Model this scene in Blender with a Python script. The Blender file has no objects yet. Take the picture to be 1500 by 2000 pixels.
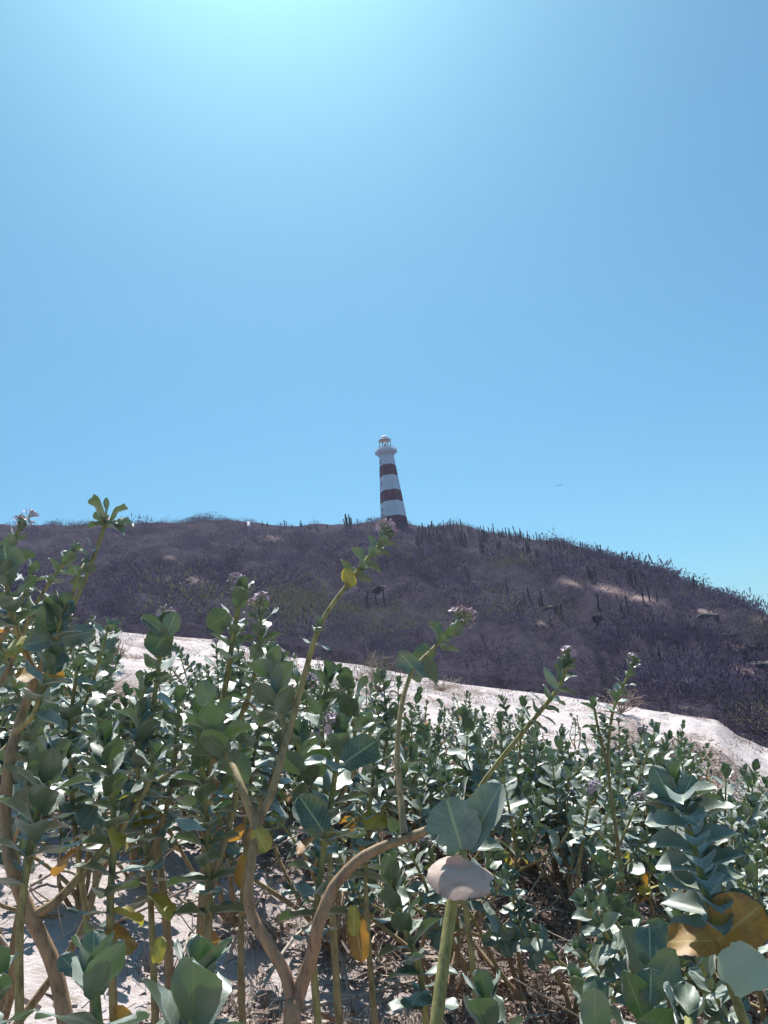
import bpy, math, random
import numpy as np
from mathutils import Vector

# ------------------------------------------------------------------ camera, sky, sun, exposure
SC = bpy.context.scene
COL = SC.collection
EYE = np.array([0.0, 0.0, 1.5])
FPX = 1570.0                                   # focal length in photo pixels (photo 1500 x 2000)
PITCH, ROLL = math.radians(14.0), math.radians(6.4)
_f = np.array([0, math.cos(PITCH), math.sin(PITCH)])
_r0 = np.array([1.0, 0, 0]); _u0 = np.array([0, -math.sin(PITCH), math.cos(PITCH)])
_R = math.cos(ROLL) * _r0 - math.sin(ROLL) * _u0
_U = math.sin(ROLL) * _r0 + math.cos(ROLL) * _u0

cam_d = bpy.data.cameras.new('camera'); cam = bpy.data.objects.new('camera', cam_d); COL.objects.link(cam)
cam_d.sensor_fit = 'VERTICAL'; cam_d.sensor_height = 24.0; cam_d.lens = 24.0 * FPX / 2000.0
cam_d.clip_start = 0.05; cam_d.clip_end = 20000
from mathutils import Matrix
cam.matrix_world = Matrix(((_R[0], _U[0], -_f[0], EYE[0]), (_R[1], _U[1], -_f[1], EYE[1]),
                           (_R[2], _U[2], -_f[2], EYE[2]), (0, 0, 0, 1)))
SC.camera = cam

SUN_EL, SUN_AZ = math.radians(59), math.radians(-5)   # azimuth from +Y, positive to the right
world = bpy.data.worlds.new('World'); SC.world = world; world.use_nodes = True
nt = world.node_tree; nt.nodes.clear()
sky = nt.nodes.new('ShaderNodeTexSky'); sky.sky_type = 'NISHITA'; sky.sun_disc = False
sky.sun_elevation = SUN_EL; sky.sun_rotation = SUN_AZ
sky.altitude = 0; sky.air_density = 1.0; sky.dust_density = 1.1; sky.ozone_density = 1.6
bg = nt.nodes.new('ShaderNodeBackground'); bg.inputs['Strength'].default_value = 0.070
wo = nt.nodes.new('ShaderNodeOutputWorld')
wb = nt.nodes.new('ShaderNodeMix'); wb.data_type = 'RGBA'; wb.blend_type = 'MULTIPLY'; wb.inputs[0].default_value = 1.0
wb.inputs[7].default_value = (.52, 1.05, 1.16, 1)          # the cool, cyan-leaning sky of the photograph
nt.links.new(sky.outputs[0], wb.inputs[6]); nt.links.new(wb.outputs[2], bg.inputs[0]); nt.links.new(bg.outputs[0], wo.inputs[0])

sun_d = bpy.data.lights.new('sun', 'SUN'); sun_d.energy = 5.0; sun_d.angle = math.radians(0.5); sun_d.color = (1.0, 0.965, 0.935)
sun = bpy.data.objects.new('sun', sun_d); COL.objects.link(sun)
sdir = Vector((math.sin(SUN_AZ) * math.cos(SUN_EL), math.cos(SUN_AZ) * math.cos(SUN_EL), math.sin(SUN_EL)))
sun.rotation_euler = sdir.to_track_quat('Z', 'Y').to_euler(); sun.location = (0, 0, 60)

vs = SC.view_settings
vs.view_transform = 'Standard'; vs.look = 'None'; vs.exposure = 0.62; vs.gamma = 1.0; vs.use_curve_mapping = False
SC.cycles.max_bounces = 8; SC.cycles.transparent_max_bounces = 8

rng = np.random.default_rng(7)
random.seed(7)

# ------------------------------------------------------------------ helpers
def unit(v):
    v = np.asarray(v, float); n = np.linalg.norm(v); return v / n if n > 1e-12 else v
def ray(px, py):
    return _f + _R * (px - 750) / FPX + _U * (1000 - py) / FPX
def at(px, py, d):                              # the point seen at a photo pixel at slant distance d
    return EYE + unit(ray(px, py)) * d
def azel(px, py):
    v = ray(px, py); return math.atan2(v[0], v[1]), v[2] / math.hypot(v[0], v[1])
def to_px(P):
    v = np.asarray(P, float) - EYE; z = v @ _f
    return 750 + FPX * (v @ _R) / z, 1000 - FPX * (v @ _U) / z

_lat = np.random.default_rng(3).random((256, 256))
def vnoise(x, y):
    x = np.asarray(x, float); y = np.asarray(y, float)
    xi = np.floor(x).astype(int); yi = np.floor(y).astype(int); fx = x - xi; fy = y - yi
    fx = fx * fx * (3 - 2 * fx); fy = fy * fy * (3 - 2 * fy)
    g = lambda i, j: _lat[i & 255, j & 255]
    return (g(xi, yi) * (1 - fx) + g(xi + 1, yi) * fx) * (1 - fy) + (g(xi, yi + 1) * (1 - fx) + g(xi + 1, yi + 1) * fx) * fy
def fbm(x, y, o=4):
    s = 0; a = .5
    for k in range(o):
        s = s + a * (vnoise(x * 2 ** k + 17 * k, y * 2 ** k + 31 * k) - .5); a *= .5
    return s * 2
def sstep(a, b, x):
    t = np.clip((x - a) / (b - a), 0, 1); return t * t * (3 - 2 * t)

def tag(o, label=None, cat=None, group=None, kind=None):
    if label: o['label'] = label
    if cat: o['category'] = cat
    if group: o['group'] = group
    if kind: o['kind'] = kind
    return o
def empty(name, loc):
    o = bpy.data.objects.new(name, None); COL.objects.link(o); o.location = [float(c) for c in loc]
    o.empty_display_size = .1
    return o
def mesh_np(name, V, F, mat, parent=None, uv=None, attrs=None, smooth=True, origin=None):
    """V (n,3) world points, F (m,4) quads or a list of index lists -> ONE mesh object"""
    V = np.asarray(V, np.float32)
    off = np.zeros(3)
    if parent is not None: off = np.array(parent.matrix_world.translation if False else parent.location, float)
    if parent is not None and parent.parent is not None: off = off + np.array(parent.parent.location, float)
    if origin is not None: off = np.asarray(origin, float)
    V = V - off.astype(np.float32)
    me = bpy.data.meshes.new(name)
    if isinstance(F, np.ndarray):
        k = F.shape[1]; li = F.reshape(-1).astype(np.int32); tot = np.full(len(F), k, np.int32)
    else:
        tot = np.array([len(f) for f in F], np.int32); li = np.array([i for f in F for i in f], np.int32)
    me.vertices.add(len(V)); me.vertices.foreach_set('co', V.reshape(-1))
    me.loops.add(len(li)); me.loops.foreach_set('vertex_index', li)
    me.polygons.add(len(tot)); me.polygons.foreach_set('loop_start', np.concatenate([[0], np.cumsum(tot)[:-1]]).astype(np.int32))
    me.polygons.foreach_set('loop_total', tot)
    me.polygons.foreach_set('use_smooth', np.full(len(tot), smooth))
    me.update(calc_edges=True)
    if uv is not None:
        l = me.uv_layers.new(name='UVMap'); l.data.foreach_set('uv', np.asarray(uv, np.float32)[li].reshape(-1))
    for a, val in (attrs or {}).items():
        at_ = me.attributes.new(a, 'FLOAT', 'POINT'); at_.data.foreach_set('value', np.asarray(val, np.float32))
    me.validate()
    if mat: me.materials.append(mat)
    o = bpy.data.objects.new(name, me); COL.objects.link(o)
    if parent is not None: o.parent = parent
    elif origin is not None: o.location = [float(c) for c in origin]
    return o

def smooth_path(P, n=5):
    P = np.asarray(P, float)
    if len(P) < 3: return P
    Q = np.vstack([2 * P[0] - P[1], P, 2 * P[-1] - P[-2]]); out = []
    for i in range(1, len(Q) - 2):
        for t in np.linspace(0, 1, n, endpoint=False):
            a, b, c, d = Q[i - 1], Q[i], Q[i + 1], Q[i + 2]
            out.append(.5 * (2 * b + (c - a) * t + (2 * a - 5 * b + 4 * c - d) * t * t + (3 * b - a - 3 * c + d) * t ** 3))
    out.append(P[-1]); return np.array(out)
def tube(P, rad, sides=8, tip=True):
    P = np.asarray(P, float); n = len(P); rad = np.broadcast_to(rad, (n,)).astype(float).copy()
    T = np.gradient(P, axis=0); T /= np.linalg.norm(T, axis=1)[:, None] + 1e-12
    ref = np.array([0, 0, 1.0]) if abs(T[0][2]) < .9 else np.array([1.0, 0, 0])
    u = unit(np.cross(T[0], ref)); V = []
    a = np.linspace(0, 2 * math.pi, sides, endpoint=False)
    for i in range(n):
        u = unit(u - T[i] * (u @ T[i])); w = np.cross(T[i], u)
        V.append(P[i] + rad[i] * (np.cos(a)[:, None] * u + np.sin(a)[:, None] * w))
    if tip: V.append(P[-1] + T[-1] * rad[-1] * .6 + rad[-1] * .25 * (np.cos(a)[:, None] * u + np.sin(a)[:, None] * w)); n += 1
    V = np.vstack(V); F = []
    for i in range(n - 1):
        for j in range(sides):
            F.append((i * sides + j, i * sides + (j + 1) % sides, (i + 1) * sides + (j + 1) % sides, (i + 1) * sides + j))
    return V, np.array(F)
class Buf:                                      # collects quads
    def __init__(s): s.V = []; s.F = []; s.uv = []; s.t = []; s.n = 0
    def add(s, V, F, uv=None, tint=0.):
        s.V.append(V); s.F.append(np.asarray(F) + s.n); s.n += len(V)
        s.uv.append(uv if uv is not None else np.zeros((len(V), 2))); s.t.append(np.broadcast_to(tint, (len(V),)))
    def build(s, name, mat, parent=None, smooth=True, origin=None):
        if not s.V: return None
        return mesh_np(name, np.vstack(s.V), np.vstack(s.F), mat, parent, np.vstack(s.uv), {'tint': np.concatenate(s.t)}, smooth, origin)

# ------------------------------------------------------------------ materials
def mat_new(name):
    m = bpy.data.materials.new(name); m.use_nodes = True
    t = m.node_tree; return m, t, t.nodes['Principled BSDF'], t.nodes['Material Output']
def N(t, typ, **kw):
    n = t.nodes.new(typ)
    for k, v in kw.items():
        if hasattr(n, k): setattr(n, k, v)
        else: n.inputs[k].default_value = v
    return n
def ramp(t, stops, src=None):
    n = t.nodes.new('ShaderNodeValToRGB'); e = n.color_ramp.elements
    while len(e) < len(stops): e.new(.5)
    for i, (p, c) in enumerate(stops): e[i].position = p; e[i].color = (*c, 1)
    if src is not None: t.links.new(src, n.inputs[0])
    return n
def math_n(t, op, a, b=None, clamp=False):
    n = t.nodes.new('ShaderNodeMath'); n.operation = op; n.use_clamp = clamp
    for i, v in enumerate((a, b)):
        if v is None: continue
        if isinstance(v, (int, float)): n.inputs[i].default_value = v
        else: t.links.new(v, n.inputs[i])
    return n.outputs[0]
def mix_c(t, fac, a, b, mode='MIX'):
    n = t.nodes.new('ShaderNodeMix'); n.data_type = 'RGBA'; n.blend_type = mode
    for s, v in ((n.inputs[0], fac), (n.inputs[6], a), (n.inputs[7], b)):
        if isinstance(v, (int, float)): s.default_value = v
        elif isinstance(v, tuple): s.default_value = (*v, 1)
        else: t.links.new(v, s)
    return n.outputs[2]
def noise(t, scale, detail=4, rough=.6, coord=None):
    n = N(t, 'ShaderNodeTexNoise'); n.inputs['Scale'].default_value = scale; n.inputs['Detail'].default_value = detail; n.inputs['Roughness'].default_value = rough
    if coord is None: coord = N(t, 'ShaderNodeTexCoord').outputs['Object']
    t.links.new(coord, n.inputs['Vector']); return n
def attr(t, name):
    n = t.nodes.new('ShaderNodeAttribute'); n.attribute_name = name; return n.outputs['Fac']
def bump(t, p, h, strength, dist):
    b = N(t, 'ShaderNodeBump'); b.inputs['Strength'].default_value = strength; b.inputs['Distance'].default_value = dist
    t.links.new(h, b.inputs['Height']); t.links.new(b.outputs[0], p.inputs['Normal'])

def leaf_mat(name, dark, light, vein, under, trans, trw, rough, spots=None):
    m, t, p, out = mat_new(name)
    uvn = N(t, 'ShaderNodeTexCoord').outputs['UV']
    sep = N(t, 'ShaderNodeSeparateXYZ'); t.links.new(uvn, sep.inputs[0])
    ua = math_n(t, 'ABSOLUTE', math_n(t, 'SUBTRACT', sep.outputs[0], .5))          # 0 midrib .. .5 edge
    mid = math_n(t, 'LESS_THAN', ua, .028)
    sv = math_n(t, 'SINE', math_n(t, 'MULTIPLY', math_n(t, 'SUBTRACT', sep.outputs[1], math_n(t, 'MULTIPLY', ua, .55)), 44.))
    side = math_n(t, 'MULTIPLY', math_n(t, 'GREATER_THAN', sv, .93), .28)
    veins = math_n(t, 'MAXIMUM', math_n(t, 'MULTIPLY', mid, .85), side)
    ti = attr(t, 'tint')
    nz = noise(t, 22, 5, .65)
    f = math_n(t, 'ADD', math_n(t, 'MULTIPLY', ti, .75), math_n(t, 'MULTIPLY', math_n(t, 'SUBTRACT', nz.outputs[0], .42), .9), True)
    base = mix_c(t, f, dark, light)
    if spots:
        n2 = noise(t, 38, 5, .7)
        ed = math_n(t, 'ADD', n2.outputs[0], math_n(t, 'MULTIPLY', math_n(t, 'POWER', math_n(t, 'MULTIPLY', ua, 2.0), 3.0), .22))
        sp_ = ramp(t, [(.52, (0, 0, 0)), (.72, (1, 1, 1))], ed); base = mix_c(t, math_n(t, 'MULTIPLY', sp_.outputs[0], .85), base, spots)
    base = mix_c(t, veins, base, vein)
    geo = N(t, 'ShaderNodeNewGeometry')
    base = mix_c(t, math_n(t, 'MULTIPLY', geo.outputs['Backfacing'], .7), base, under)
    t.links.new(base, p.inputs['Base Color'])
    p.inputs['Roughness'].default_value = rough; p.inputs['Specular IOR Level'].default_value = 1.0
    p.inputs['Sheen Weight'].default_value = .8; p.inputs['Sheen Roughness'].default_value = .35
    bump(t, p, math_n(t, 'ADD', veins, nz.outputs[0]), .25, .002)
    tr = N(t, 'ShaderNodeBsdfTranslucent'); tr.inputs[0].default_value = (*trans, 1)
    mx = N(t, 'ShaderNodeMixShader'); mx.inputs[0].default_value = trw
    t.links.new(p.outputs[0], mx.inputs[1]); t.links.new(tr.outputs[0], mx.inputs[2]); t.links.new(mx.outputs[0], out.inputs[0])
    return m
M = {}
M['leaf'] = leaf_mat('milkweed_leaf', (.042, .082, .040), (.37, .42, .36), (.40, .44, .22), (.060, .105, .036), (.10, .22, .03), .09, .46)  # underside darker than its real pale tone, shade put into the colour
M['wither'] = leaf_mat('withered_leaf', (.30, .13, .02), (.62, .38, .05), (.62, .48, .16), (.42, .22, .05), (.55, .28, .03), .28, .6, (.16, .07, .03))
M['yellowing'] = leaf_mat('yellowing_leaf', (.30, .30, .03), (.62, .52, .06), (.6, .55, .2), (.36, .34, .07), (.5, .45, .04), .28, .5, (.24, .15, .03))
M['pale'] = leaf_mat('bleached_leaf', (.52, .33, .25), (.78, .56, .45), (.6, .5, .4), (.58, .45, .38), (.6, .4, .3), .2, .7, (.40, .27, .2))
M['seagreen'] = leaf_mat('pale_green_leaf', (.42, .50, .36), (.66, .70, .52), (.6, .62, .4), (.55, .6, .42), (.5, .55, .2), .3, .4)

def stem_mat(name, young, old, bark_scale):
    m, t, p, out = mat_new(name)
    ti = attr(t, 'tint')
    tc = N(t, 'ShaderNodeTexCoord').outputs['Object']
    mp = N(t, 'ShaderNodeMapping'); mp.inputs['Scale'].default_value = (1, 1, .35); t.links.new(tc, mp.inputs[0])
    nz = noise(t, bark_scale, 6, .7, mp.outputs[0])
    c = mix_c(t, ti, old, young)
    dk = ramp(t, [(.32, (.42, .38, .36)), (.5, (.95, .92, .9)), (.66, (1.2, 1.15, 1.1))], nz.outputs[0])
    c = mix_c(t, 1.0, c, dk.outputs[0], 'MULTIPLY')
    t.links.new(c, p.inputs['Base Color']); p.inputs['Roughness'].default_value = .75
    bump(t, p, nz.outputs[0], .6, .004)
    return m
M['stem'] = stem_mat('milkweed_stem', (.30, .30, .10), (.37, .235, .15), 60)
M['twig'] = stem_mat('dry_twig', (.50, .44, .36), (.30, .22, .17), 40)

def flower_mat():
    m, t, p, out = mat_new('milkweed_flower')
    c = ramp(t, [(0, (.30, .36, .20)), (.3, (.42, .33, .36)), (.6, (.55, .44, .49)), (1, (.34, .17, .27))], attr(t, 'tint'))
    t.links.new(c.outputs[0], p.inputs['Base Color']); p.inputs['Roughness'].default_value = .6
    return m
M['flower'] = flower_mat()

def sand_mat():
    m, t, p, out = mat_new('pale_sand')
    n1 = noise(t, .9, 6, .6); n2 = noise(t, 9, 6, .7); n3 = noise(t, 220, 3, .7)
    c = ramp(t, [(.3, (.56, .49, .47)), (.55, (.69, .615, .60)), (.75, (.75, .68, .665))], n1.outputs[0])
    d = ramp(t, [(.38, (.62, .56, .52)), (.55, (1, 1, 1))], n2.outputs[0])
    c = mix_c(t, .55, c.outputs[0], d.outputs[0], 'MULTIPLY')
    g = ramp(t, [(.3, (.78, .76, .74)), (.6, (1.05, 1.05, 1.05))], n3.outputs[0])
    c = mix_c(t, .7, c, g.outputs[0], 'MULTIPLY')
    l = attr(t, 'litter')
    n4 = noise(t, 35, 6, .75)
    lc = ramp(t, [(.3, (.11, .08, .065)), (.5, (.26, .19, .155)), (.7, (.44, .35, .30))], n4.outputs[0])
    lf = math_n(t, 'MULTIPLY', math_n(t, 'ADD', l, math_n(t, 'MULTIPLY', math_n(t, 'SUBTRACT', n2.outputs[0], .5), 1.2)), 1.0, True)
    c = mix_c(t, lf, c, lc.outputs[0])
    t.links.new(c, p.inputs['Base Color']); p.inputs['Roughness'].default_value = .95; p.inputs['Specular IOR Level'].default_value = .15
    h = math_n(t, 'ADD', math_n(t, 'MULTIPLY', n2.outputs[0], 1.0), math_n(t, 'MULTIPLY', n3.outputs[0], .12))
    bump(t, p, h, .8, .06)
    return m
M['sand'] = sand_mat()
def hill_mat():
    m, t, p, out = mat_new('hill_soil')
    n1 = noise(t, .25, 6, .65); n2 = noise(t, 2.5, 6, .7)
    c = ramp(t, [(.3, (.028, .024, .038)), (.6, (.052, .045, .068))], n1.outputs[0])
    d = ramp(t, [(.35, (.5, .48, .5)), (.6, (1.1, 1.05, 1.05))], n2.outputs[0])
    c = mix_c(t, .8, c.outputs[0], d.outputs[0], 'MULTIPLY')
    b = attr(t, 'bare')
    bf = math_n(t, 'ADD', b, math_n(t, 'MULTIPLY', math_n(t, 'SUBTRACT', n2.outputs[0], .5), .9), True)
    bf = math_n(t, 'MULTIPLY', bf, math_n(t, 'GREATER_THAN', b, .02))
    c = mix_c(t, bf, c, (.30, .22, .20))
    t.links.new(c, p.inputs['Base Color']); p.inputs['Roughness'].default_value = 1; p.inputs['Specular IOR Level'].default_value = .05
    bump(t, p, n2.outputs[0], .8, .3)
    return m
M['hill'] = hill_mat()
def scrub_mat():
    m, t, p, out = mat_new('dry_scrub')
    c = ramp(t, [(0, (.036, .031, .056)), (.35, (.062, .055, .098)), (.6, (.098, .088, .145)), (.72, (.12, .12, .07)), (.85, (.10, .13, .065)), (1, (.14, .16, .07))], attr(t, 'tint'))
    t.links.new(c.outputs[0], p.inputs['Base Color']); p.inputs['Roughness'].default_value = .9; p.inputs['Specular IOR Level'].default_value = .1
    tr = N(t, 'ShaderNodeBsdfTranslucent'); t.links.new(c.outputs[0], tr.inputs[0]); mx = N(t, 'ShaderNodeMixShader'); mx.inputs[0].default_value = .4
    t.links.new(p.outputs[0], mx.inputs[1]); t.links.new(tr.outputs[0], mx.inputs[2]); t.links.new(mx.outputs[0], out.inputs[0])
    return m
M['scrub'] = scrub_mat()
def plain(name, col, rough=.7, nscale=None, var=.25, spec=.3):
    m, t, p, out = mat_new(name)
    if nscale:
        n = noise(t, nscale, 6, .65); lo = tuple(c * (1 - var) for c in col); hi = tuple(min(1, c * (1 + var * .5)) for c in col)
        r = ramp(t, [(.35, lo), (.65, hi)], n.outputs[0]); t.links.new(r.outputs[0], p.inputs['Base Color'])
    else: p.inputs['Base Color'].default_value = (*col, 1)
    p.inputs['Roughness'].default_value = rough; p.inputs['Specular IOR Level'].default_value = spec
    return m
M['white_paint'] = plain('white_paint', (.88, .81, .845), .7, .6, .08)
M['red_paint'] = plain('red_paint', (.14, .013, .034), .7, .8, .18)
M['dark_glass'] = plain('dark_opening', (.05, .05, .06), .3)
M['cactus'] = plain('cactus_skin', (.045, .055, .05), .8, 3, .4)
M['rock'] = plain('dark_rock', (.10, .085, .085), .9, 1.5, .6)
M['bird'] = plain('bird_feather', (.03, .03, .035), .8)
M['metal'] = plain('grey_iron', (.35, .36, .38), .5)
M['lens'] = plain('lamp_lens', (.55, .55, .5), .15, spec=.6)
M['cream'] = plain('cream_paint', (.6, .52, .42), .7)
M['grass'] = plain('dry_grass', (.34, .25, .17), .9, 5, .5)

# ------------------------------------------------------------------ terrain: one dune sheet, one hill sheet
_sky_px = [(-60, 1033), (0, 1031), (100, 1029), (180, 1024), (300, 1021), (400, 1017), (440, 1020), (540, 1025), (650, 1027), (740, 1018), (800, 1021), (900, 1032),
           (1000, 1043), (1100, 1066), (1180, 1084), (1250, 1108), (1300, 1118), (1340, 1140), (1400, 1163), (1440, 1173), (1500, 1198), (1560, 1225)]
_base_px = [(-60, 1215), (0, 1215), (150, 1222), (250, 1236), (430, 1250), (500, 1268), (560, 1283), (700, 1298), (800, 1318), (900, 1336), (1000, 1348),
            (1100, 1360), (1200, 1376), (1300, 1392), (1400, 1406), (1440, 1436), (1500, 1462), (1560, 1490)]
def _curve(P, left, right):
    A = [azel(*p) for p in P]
    rows = left + A + right; rows.sort(); return np.array([r[0] for r in rows]), np.array([r[1] for r in rows])
D2 = math.radians
SK_A, SK_T = _curve(_sky_px, [(D2(-180), .0), (D2(-90), .05), (D2(-55), .22)], [(D2(45), .02), (D2(70), -.005), (D2(180), .0)])
BA_A, BA_T = _curve(_base_px, [(D2(-180), -.05), (D2(-90), .0), (D2(-50), .14)], [(D2(45), -.08), (D2(90), -.06), (D2(180), -.05)])
RB_A = [D2(a) for a in (-180, -60, -30, 0, 15, 25, 45, 180)]; RB_R = [30, 32, 31, 27, 24, 20, 19, 30]
RR_A = [D2(a) for a in (-180, -60, -30, 0, 15, 25, 45, 180)]; RR_R = [120, 130, 135, 130, 112, 92, 80, 120]
def rb_of(az): return np.interp(az, RB_A, RB_R) * (1 + .07 * (vnoise(np.asarray(az) * 40 + 50, 3.3) - .5) + .07 * (vnoise(np.asarray(az) * 130 + 80, 7.3) - .5))
def rr_of(az): return np.interp(az, RR_A, RR_R)
def height(az, r):
    az = np.asarray(az, float); r = np.asarray(r, float)
    rb, rr = rb_of(az), rr_of(az)
    zb = 1.5 + rb * np.interp(az, BA_A, BA_T); zr = 1.5 + rr * np.interp(az, SK_A, SK_T)
    x, y = r * np.sin(az), r * np.cos(az)
    q = np.clip(r / rb, 0, 1)
    dune = zb * q
    dune = dune + sstep(1.5, 6, r) * (1 - sstep(.85, 1, q)) * (.38 * fbm(x * .33, y * .33, 3) + .16 * fbm(x * 1.7, y * 1.7, 4))
    t = np.clip((r - rb) / (rr - rb), 0, None)
    h = .50 * t + .50 * t * t
    k = .045
    up = h; dn = 1.0 - .9 * (t - 1.0) + 0 * t
    m = np.minimum(up, dn) - np.maximum(k - np.abs(up - dn), 0) ** 2 / (4 * k) + k / 4
    hill = zb + (zr - zb) * np.where(t <= 1.6, m, 1.0 - .54 - .25 * (t - 1.6))
    hill = np.maximum(hill, -2 - (r > 400) * 2.0)
    w = np.clip(t * (1 - t) * 4, 0, 1) ** .7
    gul = fbm(az * 26 + r * .035, r * .02 + az * 9, 3)
    hill = hill + w * (2.4 * gul + 1.1 * fbm(x * .11, y * .11, 3)) * np.clip((rr - rb) / 90, .4, 1)
    hill = hill + (t > 0) * np.clip(t * 8, 0, 1) * (.25 * fbm(x * .45, y * .45, 2) + .75 * np.clip((r - rb) / 12, 0, 1) * fbm(x * .17 + 5, y * .17, 3))
    return np.where(r <= rb, dune, hill)
def hxy(x, y): return float(height(math.atan2(x, y), math.hypot(x, y)))
def hit(px, py):                                # where the line of sight through a photo pixel meets the terrain
    a, t = azel(px, py); rr = np.linspace(1.5, 170, 3000); e = (height(np.full_like(rr, a), rr) - 1.5) / rr
    ok = np.nonzero(e >= t)[0]
    i = ok[0] if len(ok) else int(np.argmax(e))
    r = rr[i]; return np.array([r * math.sin(a), r * math.cos(a), float(height(a, r))]), r, a

AZ = np.concatenate([np.radians(np.arange(-180, -46, 4.0)), np.radians(np.arange(-46, 46, .2)), np.radians(np.arange(46, 180, 4.0))])
def sheet(name, rings_fn, mat, attr_fn, close_centre):
    R = rings_fn(AZ)                            # (nr, na)
    nr, na = R.shape; A = np.broadcast_to(AZ, R.shape)
    Z = height(A.reshape(-1), R.reshape(-1)).reshape(R.shape)
    V = np.stack([R * np.sin(A), R * np.cos(A), Z], -1).reshape(-1, 3)
    i, j = np.meshgrid(np.arange(nr - 1), np.arange(na), indexing='ij'); j2 = (j + 1) % na
    F = np.stack([i * na + j, i * na + j2, (i + 1) * na + j2, (i + 1) * na + j], -1).reshape(-1, 4)[:, ::-1]
    att = attr_fn(A.reshape(-1), R.reshape(-1), V)
    Fl = F
    if close_centre:
        Fl = [tuple(f) for f in F] + [tuple(range(na))]
    o = mesh_np(name, V, Fl, mat, attrs=att); o['kind'] = 'structure'; return o
def dune_rings(az):
    q = np.concatenate([np.linspace(.02, .12, 10), np.linspace(.13, 1, 110)])[:, None]
    R = q * rb_of(az)[None, :]; return R
def litter_at(x, y):
    r = np.hypot(x, y)
    n = fbm(x * .55 + 9, y * .55 + 4, 4)
    far = np.clip((fbm(x * 1.4 + 3, y * 1.4, 4) - .12) * 2.0, 0, .75) * sstep(6, 10, r)
    return np.maximum(np.clip((n + .34 - .05 * np.clip(r - 5, 0, 30)) * 2.2, 0, 1), far)
SANDY = [(hit(*q)[0][:2], w_) for *q, w_ in ((240, 1745, .42), (330, 1825, .30), (430, 1880, .25), (50, 1900, .45), (20, 1850, .4), (520, 1730, .3), (330, 1660, .3), (470, 1890, .25), (640, 1960, .25), (120, 1715, .35), (160, 1740, .35), (740, 1985, .2))]
_litter0 = litter_at
def litter_at(x, y):
    k = 0
    for c_, w_ in SANDY: k = np.maximum(k, np.exp(-(((x - c_[0]) ** 2 + (y - c_[1]) ** 2) / w_ ** 2) ** 1.5))
    return _litter0(x, y) * (1 - .92 * k)
def dune_attr(A, R, V): return {'litter': litter_at(V[:, 0], V[:, 1])}
BARE = [(355, 1135, 45, 12), (1195, 1152, 55, 10), (1250, 1168, 50, 7), (1120, 1140, 30, 6), (1300, 1240, 18, 6), (1440, 1265, 30, 8), (1380, 1195, 28, 6), (530, 1052, 28, 7),
        (420, 1062, 12, 5), (1450, 1310, 30, 7), (1490, 1210, 20, 8), (1060, 1218, 10, 5), (1290, 1135, 14, 5), (330, 1090, 14, 5), (600, 1085, 12, 4)]
GREEN = [(690, 1212, 290, 34), (560, 1195, 160, 34), (420, 1180, 90, 16), (1470, 1230, 60, 22), (990, 1105, 40, 14), (1180, 1320, 40, 14), (1070, 1275, 30, 10)]
def patch(V, L):
    v = V - EYE; z = np.maximum(v @ _f, .1); X = 750 + FPX * (v @ _R) / z; Y = 1000 - FPX * (v @ _U) / z
    w = np.zeros(len(V)); wob = 1 + .5 * fbm(X * .02, Y * .05, 3)
    for (a, b, sx, sy) in L:
        dy = (Y - b) - .22 * (X - a) * (a > 1000)
        w = np.maximum(w, np.exp(-(((X - a) / sx) ** 2 + (dy / sy) ** 2) * wob * 1.9))
    return w
def hill_attr(A, R, V): return {'bare': np.where(R < 170, patch(V, BARE), 0)}
def hill_rings(az):
    rb, rr = rb_of(az)[None, :], rr_of(az)[None, :]
    t = np.concatenate([np.linspace(0, 1.1, 190), np.linspace(1.15, 1.6, 12)])[:, None]
    R = rb + t * (rr - rb); far = np.array([260., 420, 700, 1200, 2200, 4000])[:, None] + 0 * az[None, :]
    return np.vstack([R, far])
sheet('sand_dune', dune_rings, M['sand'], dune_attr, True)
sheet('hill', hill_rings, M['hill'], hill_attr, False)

# ------------------------------------------------------------------ dry scrub covering the hill (one mass)
def bush_template(nq, seed, size=.16, wf=1.):
    g = np.random.default_rng(seed)
    th = g.uniform(0, 2 * math.pi, nq); ph = np.arccos(g.uniform(0, 1, nq)); rad = g.uniform(.35, 1.0, nq) ** .6
    c = np.stack([np.cos(th) * np.sin(ph), np.sin(th) * np.sin(ph), np.cos(ph)], -1) * rad[:, None]
    d = c * .8 + np.array([0, 0, .5]) + g.normal(0, .35, (nq, 3)); d /= np.linalg.norm(d, axis=1)[:, None]
    s = np.cross(d, g.normal(0, 1, (nq, 3))); s /= np.linalg.norm(s, axis=1)[:, None]
    L = g.uniform(.6, 1.5, nq)[:, None] * size; W = g.uniform(.25, .6, nq)[:, None] * size * wf
    V = np.stack([c - s * W * .5, c + s * W * .5, c + d * L + s * W * .25, c + d * L - s * W * .25], 1).reshape(-1, 3)
    return V
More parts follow.
